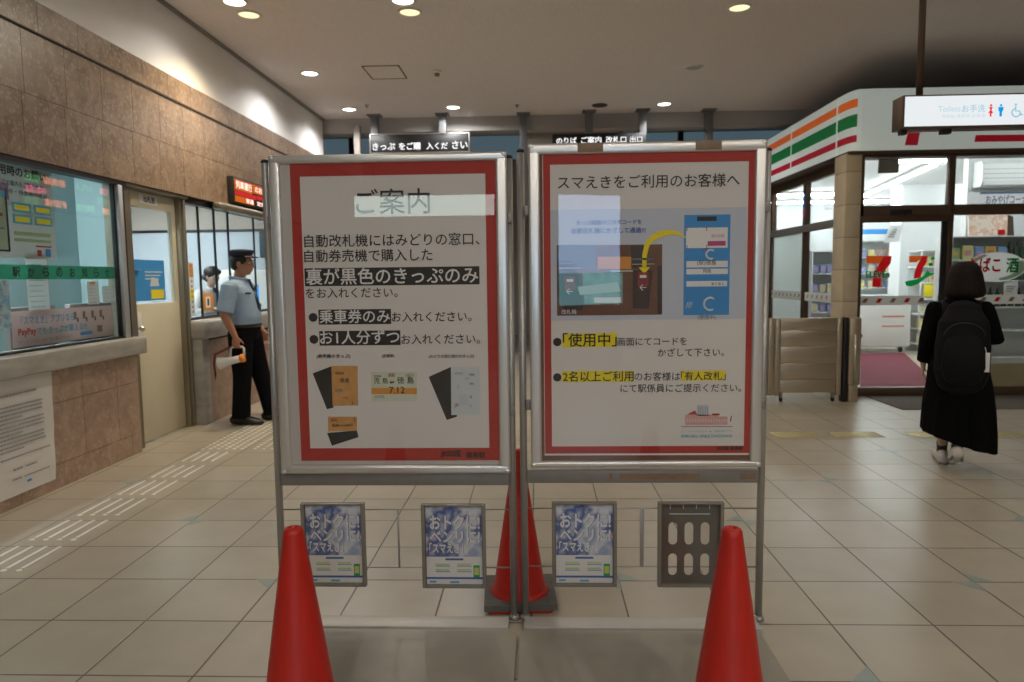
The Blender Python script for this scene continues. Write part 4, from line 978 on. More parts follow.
# front glazing
d2 = sempty('door_2', 'glazed shop front with sliding entrance door', 'door')
mb = MB(); z_ = lambda y: onY(862, y, SF).z
MX0, MX1 = 4.565, 4.625
mb.box(3.605, 9.6, SF-.02, SF+.05, 2.67, 2.705)                       # head
mb.box(3.605, 9.6, SF-.02, SF+.06, 2.03, 2.145, 0, bev=.004)            # transom
mb.box(3.605, MX1, SF-.035, SF+.02, 1.96, 2.029, 0, bev=.004)            # door track
mb.box(MX0, MX1, SF-.03, SF+.06, 0.10, 2.67, 0, bev=.004)
mb.box(3.605, 3.64, SF-.02, SF+.05, 0, 2.67)
mb.box(3.605, 9.6, SF-.03, SF+.06, 0.0, .10, 0, bev=.004)
for x in (5.75, 7.0, 8.3): mb.box(x-.035, x+.035, SF-.02, SF+.05, .1, 2.67)
struct(mb.build('frame', mBronze, d2))
mb = MB(); mb.box(3.64, 9.6, SF+.01, SF+.016, .1, 2.67); struct(mb.build('pane', mGlassClear, d2))
mb = MB(); mb.box(3.93, 4.16, SF-.045, SF-.02, 2.045, 2.095, 0, bev=.004); struct(mb.build('door_sensor', mBlack, d2))
mb = MB(); mb.box(4.50, MX0, SF-.028, SF-.006, .10, 1.96, 0, bev=.003); struct(mb.build('door_stile', mFrameDark, d2))
mb = MB(); mb.box(4.63, 9.6, SF+.02, SF+.045, .10, .36); struct(mb.build('kick_panel', mWoodTan, d2))
mb = MB(); mb.box(4.63, 9.6, SF+.018, SF+.05, .36, .43); struct(mb.build('sill_rail', mLedge, d2))
# decals on the glass
DY = SF+.0085
def dec(x, y, off=0): p = onY(x, y, DY); return Vector((p.x, DY-off, p.z))
t = thing('glass_decal', 'convenience shop decal with an orange and red seven over green letters', 'decal', dec(884, 272))
o = Vector(t.location)
def dpoly(mb, pts, mi, off=0.0): mb.poly([dec(x, y, off)-o for x, y in pts][::-1], mi)
s5 = lambda x, y: (855+x*90/384, 240+y*90/384)      # from the magnified view of the doorway
mb = MB(); dpoly(mb, [s5(48, 68), s5(124, 68), s5(118, 80), s5(105, 100), s5(48, 100)], 0); mb.build('orange_bar', mLogoOrange, t)
mb = MB(); dpoly(mb, [s5(124, 68), s5(156, 68), s5(152, 100), s5(128, 130), s5(112, 160), s5(110, 200), s5(73, 200), s5(76, 160), s5(88, 125), s5(105, 100), s5(118, 80)], 0); mb.build('red_stroke', mLogoRed, t)
mb = MB(); dpoly(mb, [s5(70, 135), s5(124, 135), s5(122, 162), s5(70, 162)], 1, .0006); a = dec(*s5(46, 160), .0014)-o; b = dec(*s5(146, 160))-o
mb.text('ELEVEn', a, width=b.x-a.x, height=.062*1.1, mi=0, bold=.035); mb.build('green_letters', [mLogoGreen, mDecalWhite], t)
t = thing('glass_decal', 'group logo decal, a seven beside a green i and swoosh', 'decal', dec(922, 272)); o = Vector(t.location)
mb = MB(); dpoly(mb, [s5(230, 68), s5(288, 68), s5(280, 82), s5(262, 95), s5(230, 95)], 0); mb.build('orange_bar', mLogoOrange, t)
mb = MB(); dpoly(mb, [s5(288, 68), s5(310, 68), s5(306, 95), s5(290, 118), s5(280, 162), s5(250, 165), s5(256, 130), s5(266, 105), s5(280, 82)], 0); mb.build('red_stroke', mLogoRed, t)
mb = MB(); dpoly(mb, [s5(213, 178), s5(232, 172), s5(262, 168), s5(290, 155), s5(308, 128), s5(322, 140), s5(338, 138), s5(336, 148), s5(318, 155), s5(300, 165), s5(270, 188), s5(240, 198), s5(218, 195)], 0)
dpoly(mb, [s5(312, 100), s5(330, 95), s5(334, 108), s5(318, 113)], 0); dpoly(mb, [s5(322, 75), s5(338, 68), s5(341, 82), s5(326, 87)], 0); mb.build('green_swoosh', mLogoGreen, t)
t = thing('glass_decal', 'oval white decal reading たばこ 酒 on the shop glass', 'decal', dec(996, 267)); o = Vector(t.location)
mb = MB(); c = dec(996, 267)-o
def oval(mb, cx, cy, rx, ry, mi, off): mb.add([(cx+rx*math.cos(k*PI/20), -off, cy+ry*math.sin(k*PI/20)) for k in range(40)], [tuple(range(40))], mi)
oval(mb, c.x, c.z, .33, .165, 0, 0); mb.build('oval_patch', mDecalWhite, t)
mb = MB(); mb.add([(.32*math.cos(a), -.0008, .155*math.sin(a)) for a in [PI*.62+PI*.03*k for k in range(21)]]+[(.24*math.cos(a), -.0008, .135*math.sin(a)) for a in [PI*.62+PI*.03*k for k in range(20, -1, -1)]], [tuple(range(42))]); mb.build('pink_swirl', mPink, t)
mb = MB(); mb.add([(.32*math.cos(a), -.0008, .155*math.sin(a)) for a in [-PI*.45+PI*.03*k for k in range(21)]]+[(.22*math.cos(a), -.0008, .125*math.sin(a)) for a in [-PI*.45+PI*.03*k for k in range(20, -1, -1)]], [tuple(range(42))]); mb.build('green_swirl', M('pale_green_swirl', (.35, .62, .42, 1), .5), t)
a = dec(968, 272, .0016)-o; b = dec(1000, 272)-o; mb = MB(); mb.text('たばこ', a, width=b.x-a.x, height=.155, bold=.03); mb.build('red_lettering', mLogoRed, t)
a = dec(1006, 272.5, .0016)-o; b = dec(1018, 272)-o; mb = MB(); mb.text('酒', a, width=b.x-a.x, height=.16, bold=.03); mb.build('green_lettering', mLogoGreen, t)
t = thing('glass_strip', 'white safety strip with brown diamonds across the shop front glass', 'decal', (3.64, DY, 1.055))
zb = 1.035
mb = MB(); mb.box(0, .70, -.0008, 0, -.02, .085); mb.box(.86, 3.0, -.0008, 0, -.02, .085); mb.build('white_band', mDecalWhite, t)
mb = MB(); mbr = MB(); xs = [.06+.155*k for k in range(5)]+[.90+.155*k for k in range(12)]
for i, x in enumerate(xs):
    mb.poly([(x-.035, -.0016, .01), (x+.012, -.0016, .008), (x+.04, -.0016, .055), (x-.005, -.0016, .058)], i % 2)
mb.build('diamond_mark', [mTape, mLogoRed], t)
t = thing('glass_strip', 'white safety strip with brown diamonds across the shop side glass', 'decal', (SX-.002, 8.32, 1.07))
mb = MB(); mb.box(-.001, 0, 0, 3.2, -.03, .085); mb.build('white_band', mDecalWhite, t)
mb = MB()
for k_ in range(20): y = .06+.155*k_; mb.poly([(-.0022, y-.03, .055), (-.0022, y+.0, .01), (-.0022, y+.035, .01), (-.0022, y+.005, .055)])
mb.build('diamond_mark', mTape, t)
# side glazing
w3 = sempty('window_3', 'shop side window with a grey rail and frosted lower pane', 'window')
mb = MB(); mb.box(SX-.02, SX+.05, 8.30, 11.8, 2.60, 2.705); mb.box(SX-.03, SX+.05, 8.3, 11.8, 0, .10)
for y in (8.33, 9.62, 10.95): mb.box(SX-.02, SX+.05, y-.045 if y > 9 else y-.02, y+.045, .1, 2.6)
struct(mb.build('frame', mBronze, w3))
mb = MB(); mb.box(SX-.03, SX+.045, 8.3, 11.8, 1.955, 2.05, 0, bev=.006); struct(mb.build('rail', mSteelDark, w3))
mb = MB(); mb.box(SX+.006, SX+.012, 8.32, 11.8, .1, 2.6); struct(mb.build('pane', mGlassClear, w3))
mb = MB(); mb.box(SX+.015, SX+.019, 9.67, 10.9, .1, 1.95); struct(mb.build('frosted_pane', mFrosted, w3))
mb = MB(); mb.box(SX, SX+.1, 11.8, 16.6, 0, 3.4); struct(mb.build('wall_shop_side', mStoreWhite), 'solid part of the shop side wall', 'wall')
mb = MB(); mb.box(SX, 9.7, 16.5, 16.6, 0, 3.4); struct(mb.build('wall_shop_back', mStoreWhite), 'white back wall of the shop', 'wall')
mb = MB(); mb.box(9.6, 9.7, 8.0, 16.6, 0, 3.4); struct(mb.build('wall_shop_right', mStoreWhite), 'white right wall of the shop', 'wall')
mb = MB(); mb.box(SX+.02, 9.6, 8.07, 16.5, 2.98, 3.06); struct(mb.build('ceiling_shop', mStoreWhite), 'white shop ceiling with fluorescent tubes', 'ceiling')
mb = MB(); mb.box(SX+.02, 9.6, 8.1, 16.5, .0005, .006); struct(mb.build('floor_shop', mStoreFloor), 'pale shop floor', 'floor')
mb = MB(); mb.box(6.62, 9.5, 13.1, 13.5, .006, 2.98); struct(mb.build('partition', mStoreWhite), 'plain white partition in the middle of the shop', 'partition')
mb = MB(); mb.box(3.72, 5.6, 7.2, 8.0, .0005, .008, 0, bev=.003); mb = mb; tag(mb.build('entrance_mat', mMat), 'dark doormat outside the shop entrance', 'mat')
rg = [onY(860, 388, 8.2), onY(861, 350, 12.3), onY(904, 352, 12.3), onY(922, 366, 10.2), onY(930, 378, 8.9), onY(933, 388, 8.2)]
mb = MB(); mb.prism([(v.x, v.y, .007) for v in rg][::-1], (0, 0, .008)); tag(mb.build('rug', mRug), 'crimson floor mat inside the shop doorway', 'mat')
# tube lights
def tubelight(p, q, label):
    p, q = Vector(p), Vector(q); c = (p+q)/2; d = q-p; L = d.length; rz = math.atan2(d.y, d.x)
    t = thing('tube_light', label, 'lamp', c, rz, 'fluorescent tubes on the shop ceiling')
    MB().box(-L/2, L/2, -.05, .05, .0, .04, 0, bev=.005).build('housing', mWhitePl, t)
    MB().tube([(-L/2+.02, 0, -.018), (L/2-.02, 0, -.018)], .020, 10).build('tube', mTube, t)
ZT = 2.935
a = onZ(862, 196, ZT); b = onZ(937, 163, ZT)
tubelight(a, b, 'long slanting ceiling tube seen through the pane over the shop door')
a = onZ(905, 160, ZT); tubelight((4.75, a.y, ZT), (5.72, a.y, ZT), 'ceiling tube running along the shop front above the door')
for i, y in enumerate((9.0, 10.6, 12.2)): tubelight((4.35, y, ZT), (4.35, y+1.3, ZT), 'ceiling tube by the shop side window, %s from the front' % ORD[i].replace('nearest', 'first'))
for i, (y, x0, x1) in enumerate(((13.9, 3.9, 6.2), (15.4, 4.0, 8.6), (8.75, 5.85, 7.3), (12.6, 7.6, 9.3))): tubelight((x0, y, ZT), (x1, y, ZT), ('crosswise ceiling tube before the back wall of the shop', 'crosswise ceiling tube against the back wall of the shop', 'crosswise ceiling tube above the souvenir shelves', 'crosswise ceiling tube beyond the white partition')[i])
# things hung in the upper panes
t = thing('air_conditioner', 'white wall air conditioner inside the shop', 'air conditioner', (6.35, 9.948, 2.54))
mb = MB(); mb.prism([(-.38, -.20, .06), (-.38, -.16, .0), (-.38, 0, .0), (-.38, 0, .34), (-.38, -.16, .34), (-.38, -.20, .29)], (.95, 0, 0)); mb.build('casing', mAC, t)
mb = MB()
for z in (.10, .16, .22): mb.box(-.36, .55, -.203, -.199, z, z+.006)
mb.build('grille_line', mGrey, t); MB().box(-.35, .54, -.198, -.17, .015, .05).build('louver', mLedge, t)
struct(MB().box(5.9, 9.6, 9.95, 10.05, .006, 2.98).build('wall_shop_inner', mStoreWhite), 'white wall behind the souvenir shelves', 'wall')
t = thing('banner', 'white souvenir corner banner with navy lettering inside the shop', 'banner', (6.05, 9.948, 2.30))
MB().box(.0, 1.6, -.006, 0, 0, .20).build('cloth', mPaper2, t)
mNavyP = M('navy_print', (.10, .13, .24, 1), .6)
mb = MB(); mb.box(0.02, 1.58, -.008, -.0065, .155, .185); mb.text('おみやげコーナー', (.10, -.008, .02), width=.62, height=.115, bold=.02); mb.build('lettering', mNavyP, t)
t = thing('ceiling_sign', 'beige sign panel hanging from the shop ceiling', 'sign', (4.10, 8.45, 2.555)); MB().box(-.11, .11, -.02, .02, 0, .42, 0, bev=.004).build('panel_box', M('olive_grey_panel', (.40, .385, .32, 1), .6), t)
# souvenir shelves
ITEMC = [(.62, .08, .06), (.70, .42, .10), (.72, .60, .22), (.18, .34, .55), (.70, .30, .34), (.28, .46, .22), (.66, .64, .60), (.45, .22, .12), (.72, .70, .30), (.55, .30, .50)]
IM = [M('package_%s' % n, c+(1,), .45) for n, c in zip('scarlet orange straw blue rose leaf white cocoa lemon violet'.split(), ITEMC)]
mBottle = M('bottle_dark', (.035, .04, .025, 1), .15); mBottle2 = M('bottle_green', (.05, .10, .06, 1), .15); mCapG = M('bottle_cap_grey', (.30, .30, .30, 1), .35, .5)
def shelf_unit(label, x0, x1, y0, y1, zs, back=True, group=None, sides=True):
    t = thing('shelf_unit', label, 'shelf', ((x0+x1)/2, (y0+y1)/2, .006), 0, group); w, d = (x1-x0)/2, (y1-y0)/2
    for z in zs: MB().box(-w, w, -d, d, z-.026, z-.006, 0, bev=.003).build('shelf_board', mLedge, t)
    for s_ in (-1, 1):
        if sides: MB().box(s_*w-.012, s_*w+.012, -d, d, 0, max(zs), 0, bev=.003).build('side_panel', mLedge, t)
        else: MB().tube([(s_*w, -d+.02, 0), (s_*w, -d+.02, max(zs))], .012, 8).build('upright', mLedge, t)
    MB().box(-w, w, d-.01, d, 0, max(zs)).build('back_panel', mStoreWhite, t)
    return t
PROT = {}
def item(kind, mi):
    key = (kind, mi)
    if key in PROT: return PROT[key]
    mb = MB()
    if kind == 'box': mb.box(-.045, .045, -.03, .03, 0, .13, 0, bev=.004); mb.box(-.032, .032, -.0312, -.0302, .03, .10, 1)
    elif kind == 'bag': mb.prism([(-.05, -.02, 0), (.05, -.02, 0), (.055, -.022, .06), (.05, -.012, .14), (-.05, -.012, .14), (-.055, -.022, .06)], (0, .03, 0)); mb.box(-.03, .03, -.0245, -.0225, .04, .09, 1)
    elif kind == 'cup': mb.lathe([(.030, 0), (.042, .085), (.044, .09), (.04, .095)], (0, 0, 0), 14)
    else: mb.lathe([(.036, 0), (.038, .01), (.038, .15), (.03, .185), (.014, .205), (.013, .25)], (0, 0, 0), 14); mb.lathe([(.016, .245), (.016, .275)], (0, 0, 0), 10, 1)
    m = mBottle if kind == 'bottle' and mi % 2 else (mBottle2 if kind == 'bottle' else IM[mi])
    nm = {'box': 'snack_box', 'bag': 'snack_bag', 'cup': 'noodle_cup', 'bottle': 'drink_bottle'}[kind]
    me_o = mb.build(nm, [m, mCapG if kind == 'bottle' else IM[(mi+6) % 10]]); PROT[key] = [me_o, nm, False]; return PROT[key]
def place(kind, mi, loc, label, group, rz=0, s=1.):
    pr = item(kind, mi)
    o = pr[0] if not pr[2] else link(pr[1], pr[0].data)
    pr[2] = True; o.location = loc; o.rotation_euler = (0, 0, rz); o.scale = (s, s, s)
    tag(o, label, {'box': 'snack box', 'bag': 'snack bag', 'cup': 'cup', 'bottle': 'bottle'}[kind], group); return o
def row(kind, x0, x1, y, z, step, label, group, s=1., cols=None):
    x = x0
    while x < x1:
        place(kind, random.choice(cols) if cols else random.randrange(10), (x, y+random.uniform(-.01, .01), z), label, group, random.uniform(-.06, .06), s*random.uniform(.92, 1.06)); x += step*s
y = 9.72
shelf_unit('white souvenir shelf unit right of the shop door', 5.50, 7.3, 9.55, 9.93, (.25, .62, .93, 1.28, 1.56, 1.87))
g = 'souvenirs on the white shelf unit'
row('bag', 5.60, 6.25, 9.66, 1.561, .118, 'colourful souvenir pack high on the white shelf behind the woman', g, 1.3); row('bottle', 6.32, 7.2, 9.68, 1.561, .095, 'dark bottle in the upper row behind the たばこ 酒 decal', 'dark bottles on the upper shelf', .92)
row('bag', 5.60, 6.0, 9.66, 1.281, .118, 'colourful souvenir pack on the middle shelf behind the woman', g+', middle'); row('bottle', 6.1, 7.2, 9.68, 1.281, .095, 'dark bottle hidden mostly behind the たばこ 酒 decal', 'dark bottles on the middle shelf', .82)
row('box', 5.60, 6.0, 9.66, .931, .12, 'small snack box low on the white shelf behind the woman', g+', low'); row('bottle', 6.1, 7.2, 9.68, .931, .10, 'dark bottle on the row below the たばこ 酒 decal', 'dark bottles below the decal', .95)
t = thing('price_card', 'cream notice card in front of the lower bottles', 'card', (6.28, 9.545, 1.07)); MB().box(-.09, .09, -.004, .004, 0, .18, 0, bev=.002).build('card', mPaper2, t)
mb = MB(); [mb.box(-.06, .06-.02*k_, -.0052, -.0044, .12-.03*k_, .132-.03*k_) for k_ in range(3)]; mb.build('print', mTape, t)
t = thing('display_board', 'tilted pale orange picture board on top of the white shelf', 'board', (5.80, 9.74, 1.867), 0)
mb = MB(); mb.prism([(0, -.04, 0), (.50, -.04, .02), (.56, .06, .30), (.04, .06, .29)], (0, .02, 0)); mb.build('picture_board', BLOTCH('peach_print', [(.75, .50, .36, 1), (.76, .66, .54, 1), (.70, .40, .28, 1), (.78, .72, .64, 1)], 9), t)
mb = MB(); mb.prism([(.50, -.02, .02), (.56, .08, .30), (.66, .10, .27), (.62, .0, .0)], (0, .015, 0)); mb.build('back_leg', mBronze, t)
mb = MB(); mb.box(.38, .47, -.05, -.03, .02, .09, 0, bev=.01); mb.build('red_badge', mLogoRed, t)
# ice cream freezer
fz_ = onY(862, 344, 12.6)
t = thing('chest_freezer', 'white ice cream chest freezer inside the shop door', 'freezer', (5.78, 12.75, .006))
MB().box(-.72, .72, -.35, .35, .10, .86, 0, bev=.03).build('cabinet', mWhitePl, t)
mb = MB(); mb.prism([(-.72, -.36, .86), (-.72, .36, .96), (-.72, .36, 1.0), (-.72, -.36, .90)], (1.44, 0, 0)); mb.build('lid', M('freezer_lid', (.55, .60, .62, 1), .2), t)
for x in (-.6, .6): MB().tube([(x-.02, -.25, .05), (x+.02, -.25, .05)], .05, 14).build('wheel', mBlack, t)
mb = MB(); mb.box(.22, .6, -.3535, -.351, .62, .65); mb.box(.22, .6, -.3535, -.351, .45, .48); mb.build('red_reflection', M('pale_red_reflection', (.66, .22, .18, 1), .5), t)  # red bars painted on for the blurred reflection of an LED sign
mb = MB(); mb.lathe([(.045, 0), (.045, .004)], (-.15, -.352, .3), 14, rot=Matrix.Rotation(PI/2, 3, 'X')); mb.build('badge', mMagenta, t)
# back shelves seen through the door
shelf_unit('tall shelf of groceries at the back of the shop, left of the partition', 6.2, 8.4, 14.6, 15.0, (.4, .8, 1.1, 1.4, 1.72, 2.06))
g = 'groceries on the back shelf'
for z in (1.101, 1.401, 1.721): row(random.choice(('box', 'bag')), 6.32, 8.3, 14.7, z, .16, 'small grocery pack on the back shelf behind the orange and red seven', g, 1.1, [2, 6, 7, 3, 6])
t = thing('shelf_header', 'blue header strip over the back shelf', 'sign', (7.3, 14.55, 2.18)); MB().box(-1.15, 1.0, -.02, .02, 0, .10, 0, bev=.004).build('header_board', mSkyBlue, t)
hp = onY(883, 243, 9.3); t = thing('hanging_paper', 'white paper notice hanging inside the shop doorway', 'poster', (hp.x+.09, 9.3, hp.z)); mb = MB(); mb.quad((-.09, 0, 0), (.12, .01, .01), (.15, .0, .23), (-.02, -.01, .22)); mb.build('sheet', TRANSL('shop_paper', (.86, .86, .87, 1), .6), t)
mb = MB(); [mb.box(.0-.01*k_, .08-.01*k_, -.0016, -.0006, .16-.03*k_, .175-.03*k_) for k_ in range(4)]; mb.build('print', mGrey, t)
# tiered rack right of the freezer with price tags
RX0, RX1 = 6.62, 7.5
t = shelf_unit('tiered white rack beside the ice cream freezer', RX0, RX1, 12.35, 12.8, (.16, .42, .68, .94, 1.22, 1.5, 1.78), sides=False)
g = 'packs on the tiered rack'
for z, kd, lab, cs, s_ in ((.167, 'bag', 'pale pack at the foot of the tiered rack', [2, 6, 8], 1.2), (.427, 'box', 'boxed snack low on the tiered rack', [0, 2, 6, 7], 1.2), (.687, 'bag', 'pack on the middle tier of the rack by the freezer', [6, 8, 2], 1.2), (1.227, 'bag', 'bright pack above the price tags on the tiered rack', None, 1.3), (1.507, 'box', 'boxed snack near the top of the tiered rack', None, 1.3)):
    row(kd, RX0+.10, RX1-.06, 12.5, z, .125, lab, g+' at height %d' % round(z*10), s_, cs)
for i, (x, z, m_) in enumerate(((6.66, .98, mYellow), (6.92, .96, mPaper2), (7.14, .99, mPink))):
    tag(MB().box(x, x+.19, 12.335, 12.341, z, z+.21, 0, bev=.001).build('price_tag', m_), ('yellow price tag under the group logo decal', 'white price tag beside the yellow one', 'pink price tag beside the white one')[i], 'price tag', 'price tags on the tiered rack')
# gondola behind the side window
t = shelf_unit('grey goods shelf behind the shop side window', 4.28, 5.0, 11.1, 11.5, (.4, .8, 1.1, 1.4, 1.75))
g = 'goods behind the side window'
for z in (.807, 1.107, 1.407): row('box', 4.36, 4.95, 11.2, z, .115, 'boxed goods on the shelf behind the shop side window', g, 1.0, [3, 6, 6, 3, 6])
t = shelf_unit('white open cabinet against the back wall of the shop', 4.2, 6.0, 15.9, 16.4, (.4, 1.0, 1.5, 2.0, 2.3))
g = 'packets in the back wall cabinet'
for z in (1.507, 2.007): row('box', 4.3, 5.9, 16.0, z, .17, 'packet in the white back cabinet seen through the side window', g, 1.3, [4, 3, 6, 6])
t = thing('pillar_sign', 'small blue and magenta sign on the side window mullion', 'sign', (SX-.024, 9.60, 2.16)); MB().box(-.004, 0, -.04, .04, .10, .30).build('blue_panel', mDeepBlue, t); MB().box(-.004, 0, -.04, .04, 0, .10).build('magenta_panel', mMagenta, t)
# stainless roll gate
BZ = .92
def gate(label, x0, x1, y, endpost):
    t = thing('shutter_gate', label, 'gate', ((x0+x1)/2, y, 0)); w = (x1-x0)/2
    for i, (z0, z1) in enumerate(((.79, BZ), (.61, .785), (.43, .605), (.25, .425), (.10, .245))):
        MB().box(-w+.03, w-.03, -.02, .02, z0, z1, 0, bev=.004).build('slat_panel', mStainless, t)
    for s_ in (-1, 1): MB().box(s_*w-.028, s_*w+.028, -.03, .03, .07, BZ, 0, bev=.006).build('upright', mStainless, t)
    for s_ in (-1, 1):
        c = MB().box(s_*(w-.05)-.012, s_*(w-.05)+.012, -.02, .02, .03, .10, 0).build('caster_fork', mSteelDark, t)
        mb = MB(); mb.tube([(s_*(w-.05)-.012, 0, .026), (s_*(w-.05)+.012, 0, .026)], .026, 14); mb.build('wheel', mBlack, c)
    if endpost:
        MB().box(w+.035, w+.085, -.05, .05, 0, BZ+.002, 0, bev=.01).build('dark_post', mFrameDark, t)
        MB().box(w+.09, w+.215, -.06, .06, .19, BZ, 0, bev=.008).build('end_post', mStainless, t); MB().box(w+.10, w+.20, -.055, .055, 0, .185, 0, bev=.006).build('post_foot', mStainless, t)
        MB().tube([(w+.15, -.07, .20), (w+.15, -.07, .74)], .012, 10).build('handle', mSteel, t)
    return t
gate('stainless slatted gate on casters in front of the shop corner', 2.62, 3.28, 7.72, True)
gate('second stainless slatted gate, mostly behind the right stand', 1.90, 2.55, 7.73, False)

mSheetT = TRANSL('window_sheet', (.74, .74, .73, 1)); mSheetG = TRANSL('window_sheet_green', (.62, .68, .56, 1))
# ================================================================== TICKET OFFICE NOTICES
WXN = -3.345
def wq(mb, x0, y0, x1, y1, mi=0, X=WXN, d=.0):
    """flat sheet on the inside of the window between two photo points (left-top, right-bottom)"""
    a = onX(x0, (y0), X); b = onX(x1, (y1), X); return a, b
def sheet(name, label, cat, Y0, Y1, Z0, Z1, mat, X=WXN, group=None):
    t = thing(name, label, cat, (X, Y0, Z0), 0, group); MB().box(-.002, 0, 0, Y1-Y0, 0, Z1-Z0).build('sheet', mat, t); return t
def lines(t, w, h, n, mat, z0=.1, z1=.8, X=.0012, ym=.08, jit=.25):
    mb = MB()
    for i in range(n):
        z = h*(z1-(z1-z0)*i/max(1, n-1)); e = w*(1-ym-random.random()*jit); y = w*ym
        while y < e:
            l = random.uniform(.012, .05); mb.box(X-.0008, X, y, min(e, y+l), z, z+h*.012); y += l+.006
    return mb.build('print', mat, t)
t = sheet('notice_poster', 'large grey notice of usage rules with blue and yellow boxes in the teal window', 'poster', 4.05, 4.80, 1.56, 2.16, TRANSL('notice_grey', (.58, .57, .56, 1)))
mb = MB(); mb.text('改札利用時のお願い', (.0015, .05, .525), (0, 1, 0), (0, 0, 1), width=.64, height=.062, mi=0, bold=.03)
mb.text('下記の案内をご覧ください', (.0015, .25, .46), (0, 1, 0), (0, 0, 1), width=.44, height=.035, mi=0, bold=.01); mb.text('乗車券・特急券の確認', (.0015, .25, .41), (0, 1, 0), (0, 0, 1), width=.44, height=.032, mi=0)
for y in (.36, .555):
    for z in (.30, .225): mb.box(.0004, .0014, y, y+.17, z, z+.06, 1); mb.box(.0016, .0024, y+.02, y+.15, z+.012, z+.045, 2)
mb.box(.0004, .0014, .36, .70, .15, .175, 3); mb.box(.0004, .0014, .36, .70, .11, .13, 3); mb.box(.0004, .0014, .55, .70, .08, .09, 4); mb.box(.0004, .0014, .56, .60, .02, .06, 4); mb.box(.0004, .0014, .64, .69, .02, .07, 5); mb.box(.0004, .0014, .24, .34, .37, .47, 6)
mb.build('print', [mInk, mCyan, mYellow, M('olive_print', (.35, .45, .22, 1), .6), mRed, mSkyBlue, M('purple_print', (.30, .16, .34, 1), .6)], t)
t = sheet('green_framed_notice', 'pale notice with a dark outline overlapping the large grey notice', 'poster', 4.05, 4.365, 1.60, 1.98, mSheetG, WXN+.004)
mb = MB(); mb.box(.0004, .0014, .30, .315, 0, .38, 0); mb.box(.0004, .0014, 0, .315, 0, .012, 0); mb.box(.0004, .0014, 0, .315, .34, .38, 1); mb.box(.0004, .0014, .1, .27, .22, .24, 2); mb.box(.0004, .0014, .08, .28, .14, .15, 3); mb.build('print', [mInk, mCyan, mRed, mGrey], t)
t = sheet('green_strip', 'green strip reading 駅からのお知らせ across the teal window', 'sign', 4.0, 5.45, 1.425, 1.52, TRANSL('strip_green', (.10, .46, .33, 1)), WXN+.001)
mb = MB()
for i, ch in enumerate('駅からのお知らせ'): mb.text(ch, (.0015, .37+.137*i, .018), (0, 1, 0), (0, 0, 1), width=.06 if i else .065, height=.062, bold=.02)
mb.build('lettering', mInk, t)
t = sheet('banner_notice', 'pink banner notice about smartphone tickets on the ledge of the teal window', 'poster', 4.33, 5.40, .985, 1.22, TRANSL('banner_pink', (.74, .60, .60, 1)), WXN+.002)
mb = MB(); R_ = lambda s_, y, z, w_, mi, b=.015, h_=None: mb.text(s_, (.0015, y, z), (0, 1, 0), (0, 0, 1), width=w_, height=h_, mi=mi, bold=b)
R_('「スマえき」アプリなら', .08, .145, .52, 0, .025, .055); R_('PayPay', .05, .065, .16, 1, .03, .055); R_('でもきっぷが買える!!!', .22, .07, .52, 0, .02, .052); R_('きっぷうりばに並ばずに 購入できます', .05, .022, .52, 2, .0, .022)
mb.box(.0006, .0014, .66, .80, .03, .055, 3); mb.box(.0006, .0014, .86, .92, .04, .09, 4)
for i in range(4): mb.box(.0006, .0014, .60+.1*i, .63+.1*i, .15, .205, 4); mb.box(.0006, .0014, .635+.1*i, .65+.1*i, .13, .16, 5)
mb.build('lettering', [mCyan, mRed, mGrey, mSkyBlue, mTape, mInk], t)
t = sheet('paper_notice', 'white and red paper notice right above the pink banner', 'poster', 5.10, 5.24, 1.235, 1.41, mSheetT, WXN+.003); lines(t, .14, .175, 6, mRed); MB().box(.0004, .0014, .03, .10, .15, .17).build('heading', mOrange, t)
t = sheet('paper_notice', 'plain cream paper notice beside the mullion of the teal window', 'poster', 5.28, 5.445, 1.24, 1.37, mSheetT, WXN+.003); lines(t, .165, .13, 4, mGrey)
t = sheet('blue_leaflet', 'blue and white leaflet at the left edge of the teal window', 'poster', 4.0, 4.33, 1.12, 1.42, BLOTCH('leaflet_blue_art', [(.12, .32, .58, 1), (.62, .66, .70, 1), (.20, .45, .65, 1), (.7, .7, .7, 1)], 9), WXN+.003); lines(t, .33, .30, 5, mRed)
t = sheet('white_sheet', 'narrow white sheet imitating a paper reflection behind the green strip in the teal window', 'poster', 4.50, 4.70, 1.20, 1.60, mSheetT, WXN-.004); lines(t, .2, .4, 9, mCyan)  # sheet added to imitate white paper reflected in the window glass
for i, (y0_, y1_) in enumerate(((4.36, 4.80), (4.95, 5.45))):
    tag(MB().box(-3.42, -3.38, y0_, y1_, .968, 1.245, 0, bev=.006).build('document_tray', mSteelDark), ('grey document tray behind the left half of the pink banner', 'grey document tray behind the right half of the pink banner')[i], 'tray')
